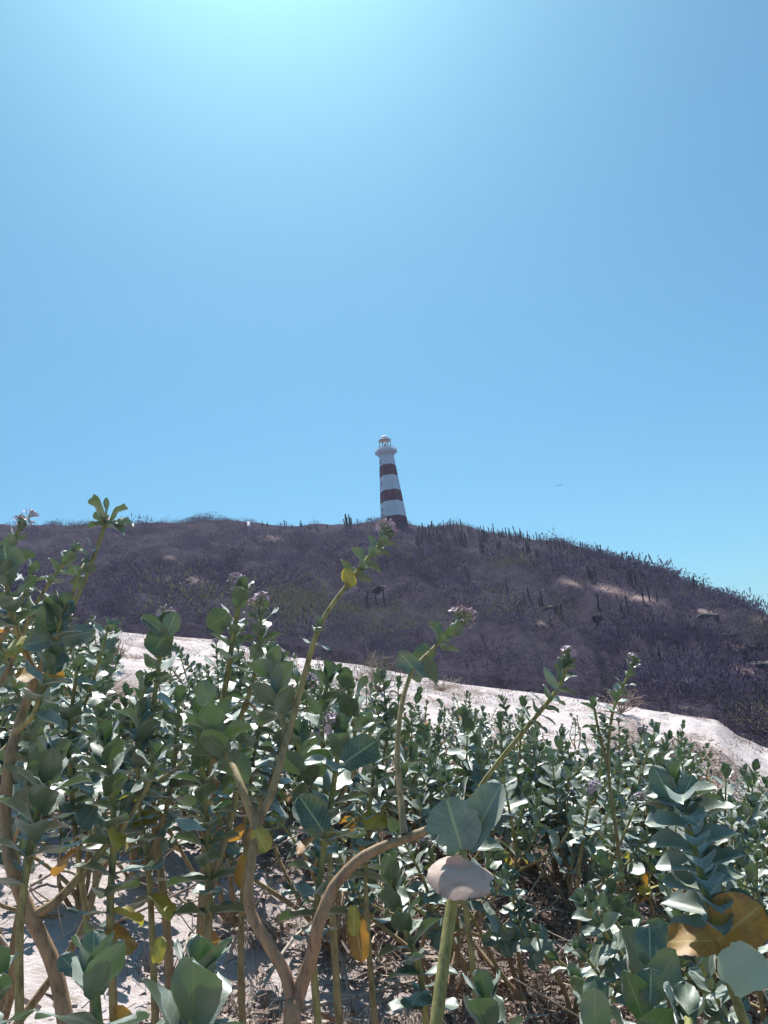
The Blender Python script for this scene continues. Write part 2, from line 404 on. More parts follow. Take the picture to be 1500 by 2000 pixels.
def scatter(name, P, S, T, tmpl_sets, mat, seed=1):
    g = np.random.default_rng(seed); Vs = []; ts = []
    var = g.integers(0, len(tmpl_sets), len(P)); rot = g.uniform(0, 2 * math.pi, len(P))
    for k, tm in enumerate(tmpl_sets):
        ix = np.nonzero(var == k)[0]
        if not len(ix): continue
        c, s = np.cos(rot[ix])[:, None], np.sin(rot[ix])[:, None]
        x = tm[None, :, 0] * c - tm[None, :, 1] * s; y = tm[None, :, 0] * s + tm[None, :, 1] * c; z = np.broadcast_to(tm[None, :, 2], x.shape)
        V = np.stack([x * S[ix, 0:1] + P[ix, 0:1], y * S[ix, 0:1] + P[ix, 1:2], z * S[ix, 1:2] + P[ix, 2:3]], -1)
        Vs.append(V.reshape(-1, 3))
        tq = T[ix][:, None] + np.repeat(g.normal(0, .07, (len(ix), tm.shape[0] // 4)), 4, axis=1)
        ts.append(tq.reshape(-1))
    V = np.vstack(Vs); F = np.arange(len(V)).reshape(-1, 4)
    return mesh_np(name, V, F, mat, attrs={'tint': np.clip(np.concatenate(ts), 0, 1)}, smooth=False)
def hill_points(n, seed, t0=0.0, t1=1.04, p=1.0):
    g = np.random.default_rng(seed); az = g.uniform(D2(-33), D2(33), n * 3)
    rb, rr = rb_of(az), rr_of(az); u = g.uniform(0, 1, n * 3) ** p; r = rb + (t0 + (t1 - t0) * u) * (rr - rb)
    keep = g.uniform(0, 1, n * 3) < r / rr; az, r = az[keep][:n], r[keep][:n]
    return np.stack([r * np.sin(az), r * np.cos(az), height(az, r)], -1), r, az
P, r, az = hill_points(13500, 11)
P2_, r2_, az2_ = hill_points(1500, 12, .88, 1.06); P = np.vstack([P, P2_]); r = np.concatenate([r, r2_]); az = np.concatenate([az, az2_])
b = patch(P, BARE); gmask = patch(P, GREEN)
dens = fbm(P[:, 0] * .16, P[:, 1] * .16, 3)
keep = (b < .35) & (rng.random(len(P)) < .80 + 1.3 * dens)
P, r, az, gmask, dens = P[keep], r[keep], az[keep], gmask[keep], dens[keep]
big = rng.lognormal(-.35, .45, len(P)); S = np.stack([big, big * rng.uniform(.6, 1.05, len(P))], -1) * (.55 + 1.5 * np.clip(dens + .25, 0, 1))[:, None]
edge = np.clip((r - rb_of(az)) / 4, .6, 1); S *= edge[:, None]
rel = (r - rb_of(az)) / (rr_of(az) - rb_of(az)); S *= np.where(rel > .9, .75, 1)[:, None]
nearpost = np.hypot(P[:, 0] - hit(486, 1029)[0][0], P[:, 1] - hit(486, 1029)[0][1]) < 2.6; S[nearpost] *= .3
T = np.clip(.30 + .19 * rng.normal(0, 1, len(P)) + .25 * fbm(P[:, 0] * .05, P[:, 1] * .05, 2), 0, .6)
T = np.where(rng.random(len(P)) < gmask * .85, rng.uniform(.7, .95, len(P)), T)
T = np.where(rng.random(len(P)) < .03, .75, T)
P[:, 2] -= .05
ge = np.random.default_rng(77); ae_ = ge.uniform(D2(-33), D2(33), 520); re_ = rb_of(ae_) * (1 - .16 * ge.uniform(0, 1, 520) ** 2.2)     # stragglers out on the sand
re_ = re_[fbm(ae_ * 30, re_ * .3, 2) > -.15]; ae_ = ae_[:len(re_)]
P = np.vstack([P, np.stack([re_ * np.sin(ae_), re_ * np.cos(ae_), height(ae_, re_) - .03], -1)]); r = np.concatenate([r, re_])
q_ = ge.uniform(.12, .55, len(re_)); S = np.vstack([S, np.stack([q_, q_ * ge.uniform(.5, 1., len(re_))], -1)]); T = np.concatenate([T, ge.uniform(.2, .8, len(re_))])
nr_ = r < 62
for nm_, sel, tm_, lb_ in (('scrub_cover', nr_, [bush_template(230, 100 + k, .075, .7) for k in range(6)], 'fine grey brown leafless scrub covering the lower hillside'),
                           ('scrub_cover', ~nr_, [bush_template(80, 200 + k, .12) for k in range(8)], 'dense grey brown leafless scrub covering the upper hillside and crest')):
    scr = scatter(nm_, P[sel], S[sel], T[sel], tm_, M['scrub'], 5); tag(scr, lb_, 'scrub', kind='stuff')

# ------------------------------------------------------------------ lighthouse
def lighthouse():
    base = at(770, 1024, 136.0)
    d = math.hypot(base[0], base[1])
    sc = np.linalg.norm(base - EYE) / FPX                   # metres per photo pixel there
    root = empty('lighthouse', base); az0 = math.atan2(base[0], base[1])
    tag(root, 'tall six-sided white lighthouse with dark red bands on the hilltop', 'lighthouse')
    def hz(v): return v * sc / math.cos(D2(14.0)) * 1.02
    rot = az0 * -1 + D2(-4)
    def ring(R, z, n=6, ph=math.pi / 6):
        a = np.arange(n) * 2 * math.pi / n + ph
        X, Y = R * np.sin(a), R * np.cos(a); c, s = math.cos(rot), math.sin(rot)
        return np.stack([X * c - Y * s, X * s + Y * c, np.full(n, z)], -1) + base
    def lathe(name, prof, mat, n=6, parent=root, cap=True, smooth=False, ph=math.pi / 6):
        V = np.vstack([ring(R, z, n, ph) for R, z in prof]); F = []
        for i in range(len(prof) - 1):
            for j in range(n): F.append((i * n + j, (i + 1) * n + j, (i + 1) * n + (j + 1) % n, i * n + (j + 1) % n))
        if cap: F.append(tuple(range(n))[::1]); F.append(tuple((len(prof) - 1) * n + j for j in range(n))[::-1])
        return mesh_np(name, V, F, mat, parent, smooth=smooth)
    # vertices at +-30deg => a flat face towards the viewer; circumradius R spans 2R across
    top, bot = 149.0, 0.0
    def Rz(v): return .97 * (27.6 - (27.6 - 15.2) * v / 132.0) * sc
    bands = [(-34, 12.5, 'red_paint'), (12.5, 41.5, 'white_paint'), (41.5, 63.5, 'red_paint'), (63.5, 92.5, 'white_paint'), (92.5, 114, 'red_paint'), (114, 132, 'white_paint')]
    for lo, hi, mt in bands:
        o = lathe('tower_band', [(Rz(lo), hz(lo)), (Rz(hi), hz(hi))], M[mt]); o['label'] = 'dark red painted band' if mt == 'red_paint' else 'white painted band'
    # gallery: flared bracket, deck, parapet
    R0 = Rz(132)
    lathe('gallery_bracket', [(R0, hz(132)), (R0 * 1.02, hz(133.5)), (21.3 * sc, hz(139))], M['white_paint'])
    lathe('gallery_deck', [(22.4 * sc, hz(139)), (22.6 * sc, hz(141))], M['white_paint'])
    lathe('parapet', [(22.0 * sc, hz(141)), (22.0 * sc, hz(144.6)), (20.6 * sc, hz(144.6)), (20.6 * sc, hz(141.2))], M['white_paint'], cap=False)
    lathe('parapet_rail', [(21.8 * sc, hz(147.2)), (21.8 * sc, hz(148)), (20.9 * sc, hz(148)), (20.9 * sc, hz(147.2)), (21.8 * sc, hz(147.2))], M['white_paint'], cap=False)
    c, s = math.cos(rot), math.sin(rot)
    def up(a, R, z): X, Y = R * sc * math.sin(a), R * sc * math.cos(a); return base + np.array([X * c - Y * s, X * s + Y * c, hz(z)])
    for k in range(6):                                      # a rail post on every corner and two between
        for q in (0, 1 / 3, 2 / 3):
            a0, a1 = math.pi / 6 + k * math.pi / 3, math.pi / 6 + (k + 1) * math.pi / 3
            P0 = up(a0, 21.3, 144.5) * (1 - q) + up(a1, 21.3, 144.5) * q
            V, F = tube(np.array([P0, P0 + [0, 0, hz(147.3) - hz(144.5)]]), .45 * sc, 6, False); mesh_np('rail_post', V, F, M['white_paint'], root)
    lathe('lantern_base', [(11.5 * sc, hz(141)), (11.5 * sc, hz(151))], M['white_paint'], n=12)
    for k in range(6):                                      # lantern posts
        a = k * math.pi / 3 + .42; V, F = tube(np.array([up(a, 10.8, 150.8), up(a, 10.8, 164.6)]), .8 * sc, 8, False); mesh_np('lantern_post', V, F, M['metal'], root)
    lathe('lamp', [(1.2 * sc, hz(151)), (2.6 * sc, hz(152.5)), (3.0 * sc, hz(155.5)), (2.2 * sc, hz(158)), (1 * sc, hz(159))], M['lens'], n=14, smooth=True)
    lathe('lantern_ceiling', [(6.5 * sc, hz(161.8)), (7.4 * sc, hz(164.4))], M['cream'], n=16)
    lathe('dome_eave', [(9.3 * sc, hz(164.4)), (12.6 * sc, hz(164.4)), (12.9 * sc, hz(165.2)), (9.6 * sc, hz(166.6))], M['metal'], n=24, cap=False)
    lathe('roof_slab', [(9.2 * sc, hz(164.5)), (9.2 * sc, hz(166.6))], M['metal'], n=24)
    prof = [(9.0 * sc * math.cos(a), hz(166.6 + 8.2 * math.sin(a))) for a in np.linspace(0, D2(86), 9)]
    lathe('dome', prof, M['white_paint'], n=24, smooth=True)
    V, F = tube(np.array([base + [0, 0, hz(174.6)], base + [0, 0, hz(176.4)]]), .5 * sc, 6); mesh_np('finial', V, F, M['metal'], root)
    # windows on the left face
    a = -math.pi / 3; c, s = math.cos(rot), math.sin(rot)
    nd = np.array([math.sin(a) * -1, 0, 0])
    for v0, v1, wd in ((118.5, 125.5, .55), (76, 82, .5), (24, 31, .55), (15.5, 19.5, .7)):
        def fp(u, v, outw):
            ap = Rz(v) * math.cos(math.pi / 6) + outw; af = math.pi + math.pi / 3      # face that looks to the viewer's left
            X = ap * math.sin(af) + u * math.cos(af); Y = ap * math.cos(af) - u * math.sin(af)
            return base + np.array([X * c - Y * s, X * s + Y * c, hz(v)])
        V = np.array([fp(-wd * .5, v0, .02), fp(wd * .5, v0, .02), fp(wd * .5, v1, .02), fp(-wd * .5, v1, .02), fp(-wd * .5, v0, -.3), fp(wd * .5, v0, -.3), fp(wd * .5, v1, -.3), fp(-wd * .5, v1, -.3)])
        F = [(0, 1, 2, 3), (7, 6, 5, 4), (0, 4, 5, 1), (1, 5, 6, 2), (2, 6, 7, 3), (3, 7, 4, 0)]
        w = mesh_np('window', V, F, M['dark_glass'], root, smooth=False)
        q = wd * .5 + .09
        fr = []; ff = []
        for (u0, u1, w0, w1) in ((-q, q, v1, v1 + 1), (-q, q, v0 - 1, v0), (-q, -wd * .5, v0, v1), (wd * .5, q, v0, v1)):
            n0 = len(fr); fr += [fp(u0, w0, .06), fp(u1, w0, .06), fp(u1, w1, .06), fp(u0, w1, .06), fp(u0, w0, -.1), fp(u1, w0, -.1), fp(u1, w1, -.1), fp(u0, w1, -.1)]
            ff += [tuple(x + n0 for x in f) for f in F]
        o = mesh_np('frame', np.array(fr) - base, ff, M['white_paint'], None, smooth=False); o.parent = w
    return root
lighthouse()

# ------------------------------------------------------------------ marker post and bird
def post():
    p, r, a = hit(486, 1029); s = r / FPX; base = p - np.array([0, 0, .1])
    root = empty('marker_post', base); tag(root, 'small leaning white marker slab among the bushes on the hill crest', 'post')
    w, L_, th = 2.6 * s, 21 * s, .12; u = np.array([1., 0, 0]); v = np.array([-.12, .66, .74]); v = unit(v); n = unit(np.cross(u, v))
    u = unit(u - v * (u @ v)); V = []
    for z, k in ((0, 1), (L_ * .96, 1), (L_, .8)):
        for sx, sn in ((-1, 1), (1, 1), (1, -1), (-1, -1)): V.append(base + u * w * sx * k + v * z + n * th * sn * .5)
    F = [(0, 1, 2, 3)] + [(i * 4 + j, i * 4 + 4 + j, i * 4 + 4 + (j + 1) % 4, i * 4 + (j + 1) % 4) for i in range(2) for j in range(4)] + [(11, 10, 9, 8)]
    mesh_np('slab', V, F, M['white_paint'], root, smooth=False)
    b = [(base[0] + w * 1.4 * sx, base[1] + w * 1.2 * sy, base[2] + z) for z in (-.1, .28) for sx, sy in ((-1, -1), (1, -1), (1, 1), (-1, 1))]
    mesh_np('plinth', b, [(0, 1, 5, 4), (1, 2, 6, 5), (2, 3, 7, 6), (3, 0, 4, 7), (4, 5, 6, 7)], M['white_paint'], root, smooth=False)
post()
def bird():
    c = at(1093, 948, 150.); s = 150 / FPX
    B = Buf()
    L = 5.5 * s
    pts = c + np.array([[0.10, -.5, -.12], [.06, -.3, -.05], [0, 0, 0], [0, .3, .03], [0, .6, .0], [0, 1.0, -.02]]) * L * .5
    V, F = tube(pts, np.array([.02, .10, .16, .13, .07, .03]) * L * .6, 8); B.add(V, F)
    for sd in (-1, 1):
        st = np.array([[.0, 0, .02], [.35, -.05, .12], [.7, .0, .13], [.98, .08, .04], [1.2, .22, -.16]]) * L; st[:, 0] *= sd * (1.05 if sd < 0 else 1.0)
        ch = np.array([.32, .32, .26, .18, .03]) * L; th = .07 * L
        W = []
        for q, w in zip(st, ch): W += [q + [0, -w * .5, 0], q + [0, 0, th], q + [0, w * .6, 0], q + [0, 0, -th]]
        W = np.array(W) + c
        W[:, 2] += (W[:, 0] - c[0]) * .10
        F = [(i * 4 + j, i * 4 + (j + 1) % 4, i * 4 + 4 + (j + 1) % 4, i * 4 + 4 + j) for i in range(4) for j in range(4)]
        B.add(W, np.array(F))
    o = B.build('bird', M['bird'], origin=c); tag(o, 'dark bird gliding with drooped wings in the sky right of the lighthouse', 'bird')
bird()

# ------------------------------------------------------------------ columnar cacti
def cactus_mesh(name, arms, seed):
    g = random.Random(seed); B = Buf()
    for k in range(arms):
        a = g.uniform(0, 6.28); off = g.uniform(.15, .55) if k else 0; h = g.uniform(.55, 1.0) if k else 1.0
        x, y = off * math.cos(a), off * math.sin(a) * .8
        lean = g.uniform(-.06, .06)
        pts = [(x * .25, y * .25, 0), (x * .8, y * .8, .12 * h), (x, y, .3 * h), (x + lean * .5, y, .65 * h), (x + lean, y, h)]
        P_ = smooth_path(np.array(pts), 3); rad = np.linspace(.050, .040, len(P_)); V, F = tube(P_, rad, 7); B.add(V, F)
    me = B.build(name, M['cactus']); return me
CT = [cactus_mesh('columnar_cactus', n, 40 + n + i) for i, n in enumerate((1, 3, 5, 8, 2, 6))]
_first = [True] * len(CT)
def put_cactus(p, h, k, label, group, lean=0):
    o = CT[k] if _first[k] else CT[k].copy()
    if not _first[k]: COL.objects.link(o)
    _first[k] = False
    o.location = [float(c) for c in p]; o.scale = (h * random.uniform(.8, 1.2), h * random.uniform(.8, 1.2), h); o.rotation_euler = (0, lean, random.uniform(0, 6.28))
    tag(o, label, 'cactus', group); return o
g = random.Random(5)
sky_xy = lambda px: np.interp(px, [p[0] for p in _sky_px], [p[1] for p in _sky_px])
def cactus_px(px, dy, hpx, k, label, group, lean=0):
    p, r, a = hit(px, sky_xy(px) + dy); p[2] -= .15
    return put_cactus(p, 1.2 * hpx * r / FPX + .15, k, label, group, lean)
cactus_px(683, 6, 22, 3, 'bushy many-armed cactus clump on the crest left of the lighthouse', 'cacti on the hill')
cactus_px(1240, 5, 22, 5, 'many-armed cactus on the crest where the slope steepens right of the bird', 'cacti on the hill')
cactus_px(1351, 6, 20, 3, 'dense dark cactus clump on the crest, left of the two leaning cacti', 'cacti on the hill')
cactus_px(1376, 8, 25, 4, 'tallest leaning cactus on the lower right crest', 'cacti on the hill', .18)
cactus_px(1387, 8, 17, 0, 'single-stemmed leaning cactus low on the right crest', 'cacti on the hill', .25)
cactus_px(1008, 5, 20, 0, 'lone tilted cactus pole taller than its row on the crest', 'cacti on the hill', -.1)
for px in (466, 478, 510, 524, 556, 575, 590, 601, 607, 620, 640, 700, 717, 722, 735): 
    cactus_px(px + g.uniform(-3, 3), g.uniform(3, 8), g.uniform(7, 13), g.choice([0, 1, 4, 2]), 'small spiky cactus on the crest between white post and lighthouse', 'cacti on the left crest')
for px in (60, 100, 128, 240, 290, 330, 432, 445):
    cactus_px(px + g.uniform(-8, 8), g.uniform(3, 7), g.uniform(5, 9), g.choice([0, 1, 4]), 'tiny cactus on the crest left of the white post', 'cacti on the far left crest')
for i in range(64):
    px = 840 + 460 * (i + g.uniform(-.6, .6)) / 64
    cactus_px(px, g.uniform(3, 10), g.uniform(9, 19), g.choice([0, 0, 1, 4, 2]), 'upright cactus pole in the row along the crest right of the lighthouse', 'cacti along the right crest')
for i in range(18):
    px = 1310 + 185 * (i + g.uniform(-.5, .5)) / 18
    cactus_px(px, g.uniform(3, 9), g.uniform(7, 14), g.choice([0, 1, 4]), 'small cactus on the low right end of the crest', 'cacti on the low right crest')
for i in range(70):
    px = g.uniform(800, 1330); dy = g.uniform(10, 60) ** 1.0
    cactus_px(px, dy, g.uniform(12, 26), g.choice([0, 1, 2, 4, 5, 3]), 'dark cactus standing in the scrub on the upper right slope', 'cacti on the upper right slope')
for i in range(24):
    px = g.uniform(700, 1400); dy = g.uniform(60, 190)
    cactus_px(px, dy, g.uniform(14, 28), g.choice([0, 0, 4, 1]), 'thin dead-looking cactus pole on the middle slope', 'cacti on the middle slope')

# ------------------------------------------------------------------ dark rock ledges on the right slope
ORD_ = ('second', 'fourth', 'fifth', 'third', 'first', '')
def rock(px, py, wpx, hpx, label, seed):
    p, r, a = hit(px, py); s = r / FPX; g_ = np.random.default_rng(seed)
    nu, nv = 14, 8; V = []
    for i in range(nv):
        ph = -math.pi / 2 + math.pi * i / (nv - 1)
        for j in range(nu):
            th = 2 * math.pi * j / nu
            v = np.array([math.cos(ph) * math.cos(th), math.cos(ph) * math.sin(th), math.sin(ph)])
            q = np.sign(v) * np.abs(v) ** .75
            V.append(q * (1 + .5 * float(fbm(v[0] * 1.6 + seed * 7, v[1] * 1.6 + v[2] * 1.3, 3)) + .05 * g_.normal()))
    V = np.array(V) * np.array([wpx * s * .5, wpx * s * .35, hpx * s * .7]) + p - np.array([0, 0, hpx * s * .15])
    F = [(i * nu + j, i * nu + (j + 1) % nu, (i + 1) * nu + (j + 1) % nu, (i + 1) * nu + j) for i in range(nv - 1) for j in range(nu)]
    o = mesh_np('rock', V, F, M['pale_rock'] if 'pale stone' in label else M['rock'], smooth=False, origin=p); tag(o, label, 'rock', 'rocks on the right slope')
rock(1485, 1303, 70, 16, 'largest dark rock ledge at the right edge of the slope', 1)
rock(1470, 1268, 44, 10, 'dark flat rock above the largest ledge on the right slope', 2)
rock(1425, 1242, 26, 9, 'small dark boulder beside the pale bare patch on the right slope', 3)
rock(1380, 1205, 36, 12, 'dark overhanging rock higher up the right slope', 4)
rock(1345, 1228, 26, 9, 'dark hollow rock in the scrub below the higher ledge', 5)
rock(1172, 1207, 26, 10, 'round dark rock in the scrub left of the other rocks', 6)
rock(1075, 1188, 30, 9, 'dark rock farthest left on the right slope', 7)
rock(1438, 1255, 30, 8, 'low dark rock just above the flat rock on the right slope', 8)
M['pale_rock'] = plain('pale_stone', (.55, .50, .48), .9, 2, .3)
for i_, (x_, y_, l_) in enumerate(((906, 1138, 'upright'), (1030, 1149, 'round'), (1060, 1153, 'small round'), (968, 1163, 'flat'), (865, 1163, 'low'), (530, 1058, 'broad'))):
    rock(x_, y_, 6, 6, f'{l_} pale stone in the scrub, ' + ('near the hill crest at left' if x_ < 600 else ORD_[i_] + ' from left of the five on the slope'), 30 + i_)
rock(745, 1150, 40, 9, 'dark rock hollow in mid slope under the lighthouse', 9)

# ------------------------------------------------------------------ leaves, shoots, milkweed shrubs
def leaf_template(nr, nc, cup, recurve, wave, seed, fold=0.):
    g_ = random.Random(seed); v = np.linspace(0, 1, nr) ** .9; v = v - .035 * np.sin(2 * math.pi * v); u = np.linspace(-1, 1, nc)
    w = np.interp(v, [0, .04, .14, .30, .50, .68, .82, .91, .97, 1.0], [.34, .52, .74, .92, 1.0, .96, .80, .58, .32, .03])
    ph = g_.uniform(0, 6.28); V = []; uv = []; jg = [g_.uniform(-.05, .03) - (.25 if g_.random() < .03 else 0) for _ in range(nr)]
    for i in range(nr):
        for j in range(nc):
            x = .5 * w[i] * u[j] * (1 + .07 * math.sin(9 * v[i] + ph * 3 + 3 * (u[j] > 0)) * abs(u[j]) + (jg[i] if u[j] > 0 else jg[-1 - i]) * abs(u[j]))
            z = cup * (x * x) * 2 + fold * abs(x) - recurve * v[i] ** 2 + wave * math.sin(7 * v[i] + ph + 2 * u[j]) * abs(u[j]) * .5
            V.append((x, v[i] - .06 * (abs(u[j]) ** 2) * (v[i] < .1), z)); uv.append((.5 + .5 * u[j] , v[i]))
    F = [(i * nc + j, i * nc + j + 1, (i + 1) * nc + j + 1, (i + 1) * nc + j) for i in range(nr - 1) for j in range(nc - 1)]
    return np.array(V), np.array(F), np.array(uv)
LT_LO = [leaf_template(7, 5, g.uniform(-.15, .40), g.uniform(-.10, .24), .07, k, g.uniform(0, .16)) for k in range(8)]
LT_HI = [leaf_template(14, 9, g.uniform(-.1, .38), g.uniform(-.10, .25), .13, 50 + k, g.uniform(0, .15)) for k in range(10)]
def put_leaf(B, base, d, n, L, W, tint, T):
    d = unit(d); n = unit(n - d * (n @ d)); x = np.cross(d, n)
    V, F, uv = T
    B.add(base + V[:, 0:1] * W * x + V[:, 1:2] * L * d + V[:, 2:3] * L * n, F, uv, tint)

def flower(P_, axis, size, seed):
    """a rounded umbel of small five-lobed flowers and buds on short stalks"""
    g_ = np.random.default_rng(seed); B = Buf(); axis = unit(axis)
    for k in range(16):
        v = unit(g_.normal(0, 1, 3) * .8 + axis * .9); q = P_ + v * size * g_.uniform(.75, 1.05)
        V, F = tube(np.array([P_, (P_ + q) / 2 + g_.normal(0, .002, 3), q]), .0012, 4, False); B.add(V, F, None, .0)
        a = unit(np.cross(v, [.3, .5, .8])); b_ = np.cross(v, a)
        if g_.random() < .7:
            for m in range(5):
                th = m * 1.2566 + g_.uniform(0, .2); c = math.cos(th) * a + math.sin(th) * b_; s = np.cross(v, c); l = size * .42
                V = np.array([q - s * l * .12, q + c * l * .55 - s * l * .30 + v * l * .1, q + c * l + v * l * .35, q + c * l * .55 + s * l * .30 + v * l * .1])
                B.add(V, [(0, 1, 2, 3)], None, np.array([.6, .6, g_.uniform(.75, 1), .6]))
        else:
            r = size * .16; V = np.array([q + a * r, q + b_ * r, q - a * r, q - b_ * r, q + v * r * 1.4, q + v * r * 1.4 + a * .0003, q - v * r, q - v * r + a * .0003])
            B.add(V, [(0, 1, 4, 5), (1, 2, 4, 5), (2, 3, 4, 5), (3, 0, 5, 4), (1, 0, 6, 7), (2, 1, 6, 7), (3, 2, 6, 7), (0, 3, 7, 6)], None, g_.uniform(.2, .5))
    return B
class Plant:
    def __init__(s, base, hi=False):
        s.base = np.asarray(base, float); s.stem = Buf(); s.twig = Buf(); s.leaf = Buf(); s.extra = []; s.fl = []; s.hi = hi
    def shoot(s, pts, r0, r1, leaf_from=.5, spacing=.045, L=.11, ang=(40, 88), fl=False, wither=1, phi=None, taper=.72, droop=0., wr=.72, tint=.5, sides=None, t_old=0., tp=1.3, t_new=1., big=False):
        if s.hi and not big: L *= .76; spacing *= .84
        pts = [np.asarray(p, float) for p in pts]
        if len(pts) > 2:
            l0, l1 = np.linalg.norm(pts[1] - pts[0]), np.linalg.norm(pts[2] - pts[1]); k_ = int(l0 / max(l1, .08))
            if k_ > 1: pts = [pts[0] + (pts[1] - pts[0]) * q / k_ for q in range(k_)] + pts[1:]
        P_ = smooth_path(pts, 5 if s.hi else 3); n = len(P_)
        sg = np.linalg.norm(np.diff(P_, axis=0), axis=1); cum = np.concatenate([[0], np.cumsum(sg)]); tot = cum[-1]
        rad = r0 + (r1 - r0) * (cum / tot) ** .8
        if s.hi: rad = rad * (1 + .03 * np.array([random.uniform(-1, 1) for _ in rad]))
        V, F = tube(P_, rad, sides or (9 if s.hi else 5))
        k = len(V) // n if len(V) % n == 0 else (sides or (9 if s.hi else 5))
        tt = np.repeat(np.concatenate([cum / tot, [1.]]), sides or (9 if s.hi else 5))[:len(V)]
        s.stem.add(V, F, None, np.clip(t_old + (t_new - t_old) * tt ** tp, 0, 1))
        l = tot * leaf_from; i = 0; phi = random.uniform(0, 3.14) if phi is None else phi
        pairs = max(1, int((tot - l) / spacing))
        while l < tot - .005:
            f = (l - tot * leaf_from) / max(1e-6, tot * (1 - leaf_from)); j = min(n - 2, int(np.searchsorted(cum, l)) - 1); j = max(0, j)
            q = P_[j] + (P_[j + 1] - P_[j]) * ((l - cum[j]) / max(1e-9, sg[j])); ax = unit(P_[j + 1] - P_[j])
            e1 = unit(np.cross(ax, [.31, .95, .05])); e2 = np.cross(ax, e1)
            rj = float(np.interp(l, cum, rad))
            for sd in (0, math.pi):
                if random.random() < .07: continue
                th = phi + i * math.pi / 2 + sd + random.uniform(-.22, .22); rd = math.cos(th) * e1 + math.sin(th) * e2
                a = math.radians(ang[1] + (ang[0] - ang[1]) * f + random.uniform(-12, 12))
                d = math.cos(a) * ax + math.sin(a) * rd; nn = math.sin(a) * ax - math.cos(a) * rd
                d = d + np.array([0, 0, -droop * (1 - f)])
                Lk = L * (1 - (1 - taper) * f ** 1.5) * random.uniform(.82, 1.12)
                W = Lk * wr * random.uniform(.88, 1.1)
                B = s.leaf; T = random.choice(LT_HI if s.hi else LT_LO); tn = np.clip(tint + random.uniform(-.35, .35), 0, 1)
                if wither and i < wither and random.random() < .4 and len(s.extra) < 7: B = Buf(); s.extra.append((B, random.choice(['wither', 'yellowing']), None)); d = d + np.array([0, 0, -.5])
                put_leaf(B, q + rd * rj * .6, d, nn, Lk, W, tn, T)
            l += spacing * random.uniform(.85, 1.15); i += 1
        ax = unit(P_[-1] - P_[-2])
        for m in range(3):                                   # youngest leaves, erect around the bud
            th = m * 2.1 + phi; e1 = unit(np.cross(ax, [.3, .9, .1])); e2 = np.cross(ax, e1); rd = math.cos(th) * e1 + math.sin(th) * e2
            put_leaf(s.leaf, P_[-1], ax + rd * (.3 + .3 * (m % 2)), ax * .4 - rd, L * taper * .85, L * taper * .55, np.clip(tint - .1, 0, 1), random.choice(LT_HI if s.hi else LT_LO))
        if fl:
            for m in range(2 if s.hi else 1): s.fl.append((P_[-1] + ax * .02 + np.array([random.uniform(-.022, .022), random.uniform(-.01, .01), random.uniform(0, .02)]) * (1 if s.hi else 0), ax, (.028 if s.hi else .032)))
        return P_
    def leaf_px(s, b, tp, d, wpx, mat='leaf', facing=1., tilt=(0, 0, .3), d2=None, T=None, tint=.5, label=None):
        """one particular leaf from its foot to its tip, its face turned towards the viewer (facing 1) or away"""
        B0 = at(b[0], b[1], d); B1 = at(tp[0], tp[1], d2 or d); L = np.linalg.norm(B1 - B0); n = unit(EYE - B0) * facing + np.array(tilt)
        W = wpx * d / FPX
        if mat == 'leaf': put_leaf(s.leaf, B0, B1 - B0, n, L, W, tint, T or random.choice(LT_HI))
        else:
            B = Buf(); put_leaf(B, B0, B1 - B0, n, L, W, tint, T or random.choice(LT_HI)); s.extra.append((B, mat, label))
    def build(s, name, label, group):
        root = empty(name, s.base); tag(root, label, 'shrub', group)
        s.stem.build('stem', M['stem'], root); s.twig.build('dead_twigs', M['twig'], root); s.leaf.build('foliage', M['leaf'], root)
        for B, mt, lb in s.extra:
            o = B.build('withered_leaf' if mt != 'seagreen' else 'leaf', M[mt], root)
            o['label'] = lb or {'wither': 'orange withered leaf', 'yellowing': 'yellow leaf', 'pale': 'bleached leaf', 'seagreen': 'pale green leaf'}[mt]
        for k, (p, ax, sz) in enumerate(s.fl): flower(p, ax, sz, k + int(abs(p[0]) * 1000)).build('flower_cluster', M['flower'], root)
        return root
def pp(*L): return [at(*q) for q in L]
def foot2(p, q):
    d = unit(np.asarray(p) - np.asarray(q)); d = unit(np.array([d[0] * .6, d[1] * .6, min(d[2], -.75)])); x = np.array(p, float)
    for _ in range(400):
        if x[2] < hxy(x[0], x[1]) - .03: break
        x = x + d * .01
    return x
def foot(p, dx=0, dy=0):
    return np.array([p[0] + dx, p[1] + dy, hxy(p[0] + dx, p[1] + dy) - .04])
GR_N = 'milkweed shrubs close to the camera'

# P1 forked brown shrub
d = 1.75
pl = Plant(foot(at(570, 2080, d)), True)
pl.shoot([pl.base] + pp((568, 2080, d), (572, 1955, d)), .021, .0165, 1.1, wither=0, sides=12, t_old=0, t_new=.05, L=.001)
pl.shoot(pp((573, 1965, d), (558, 1905, d), (540, 1872, d), (511, 1823, d), (490, 1783, d), (485, 1733, d), (493, 1667, 1.76), (507, 1600, 1.78), (530, 1550, 1.8), (550, 1477, 1.83), (566, 1425, 1.86), (590, 1335, 1.9), (625, 1222, 1.95), (672, 1150, 2.0), (712, 1098, 2.05), (752, 1052, 2.1)),
         .0128, .0042, .875, .026, .062, (45, 85), True, 0, 0.4, tp=1.0, tint=.7)
pl.shoot(pp((576, 1968, d), (588, 1925, d), (609, 1867, 1.73), (622, 1805, 1.7), (645, 1745, 1.7), (667, 1713, 1.7), (700, 1680, 1.7), (740, 1657, 1.7), (785, 1640, 1.7), (845, 1618, 1.72)), .0150, .0085, 1.1, wither=0, L=.001, t_new=.3)
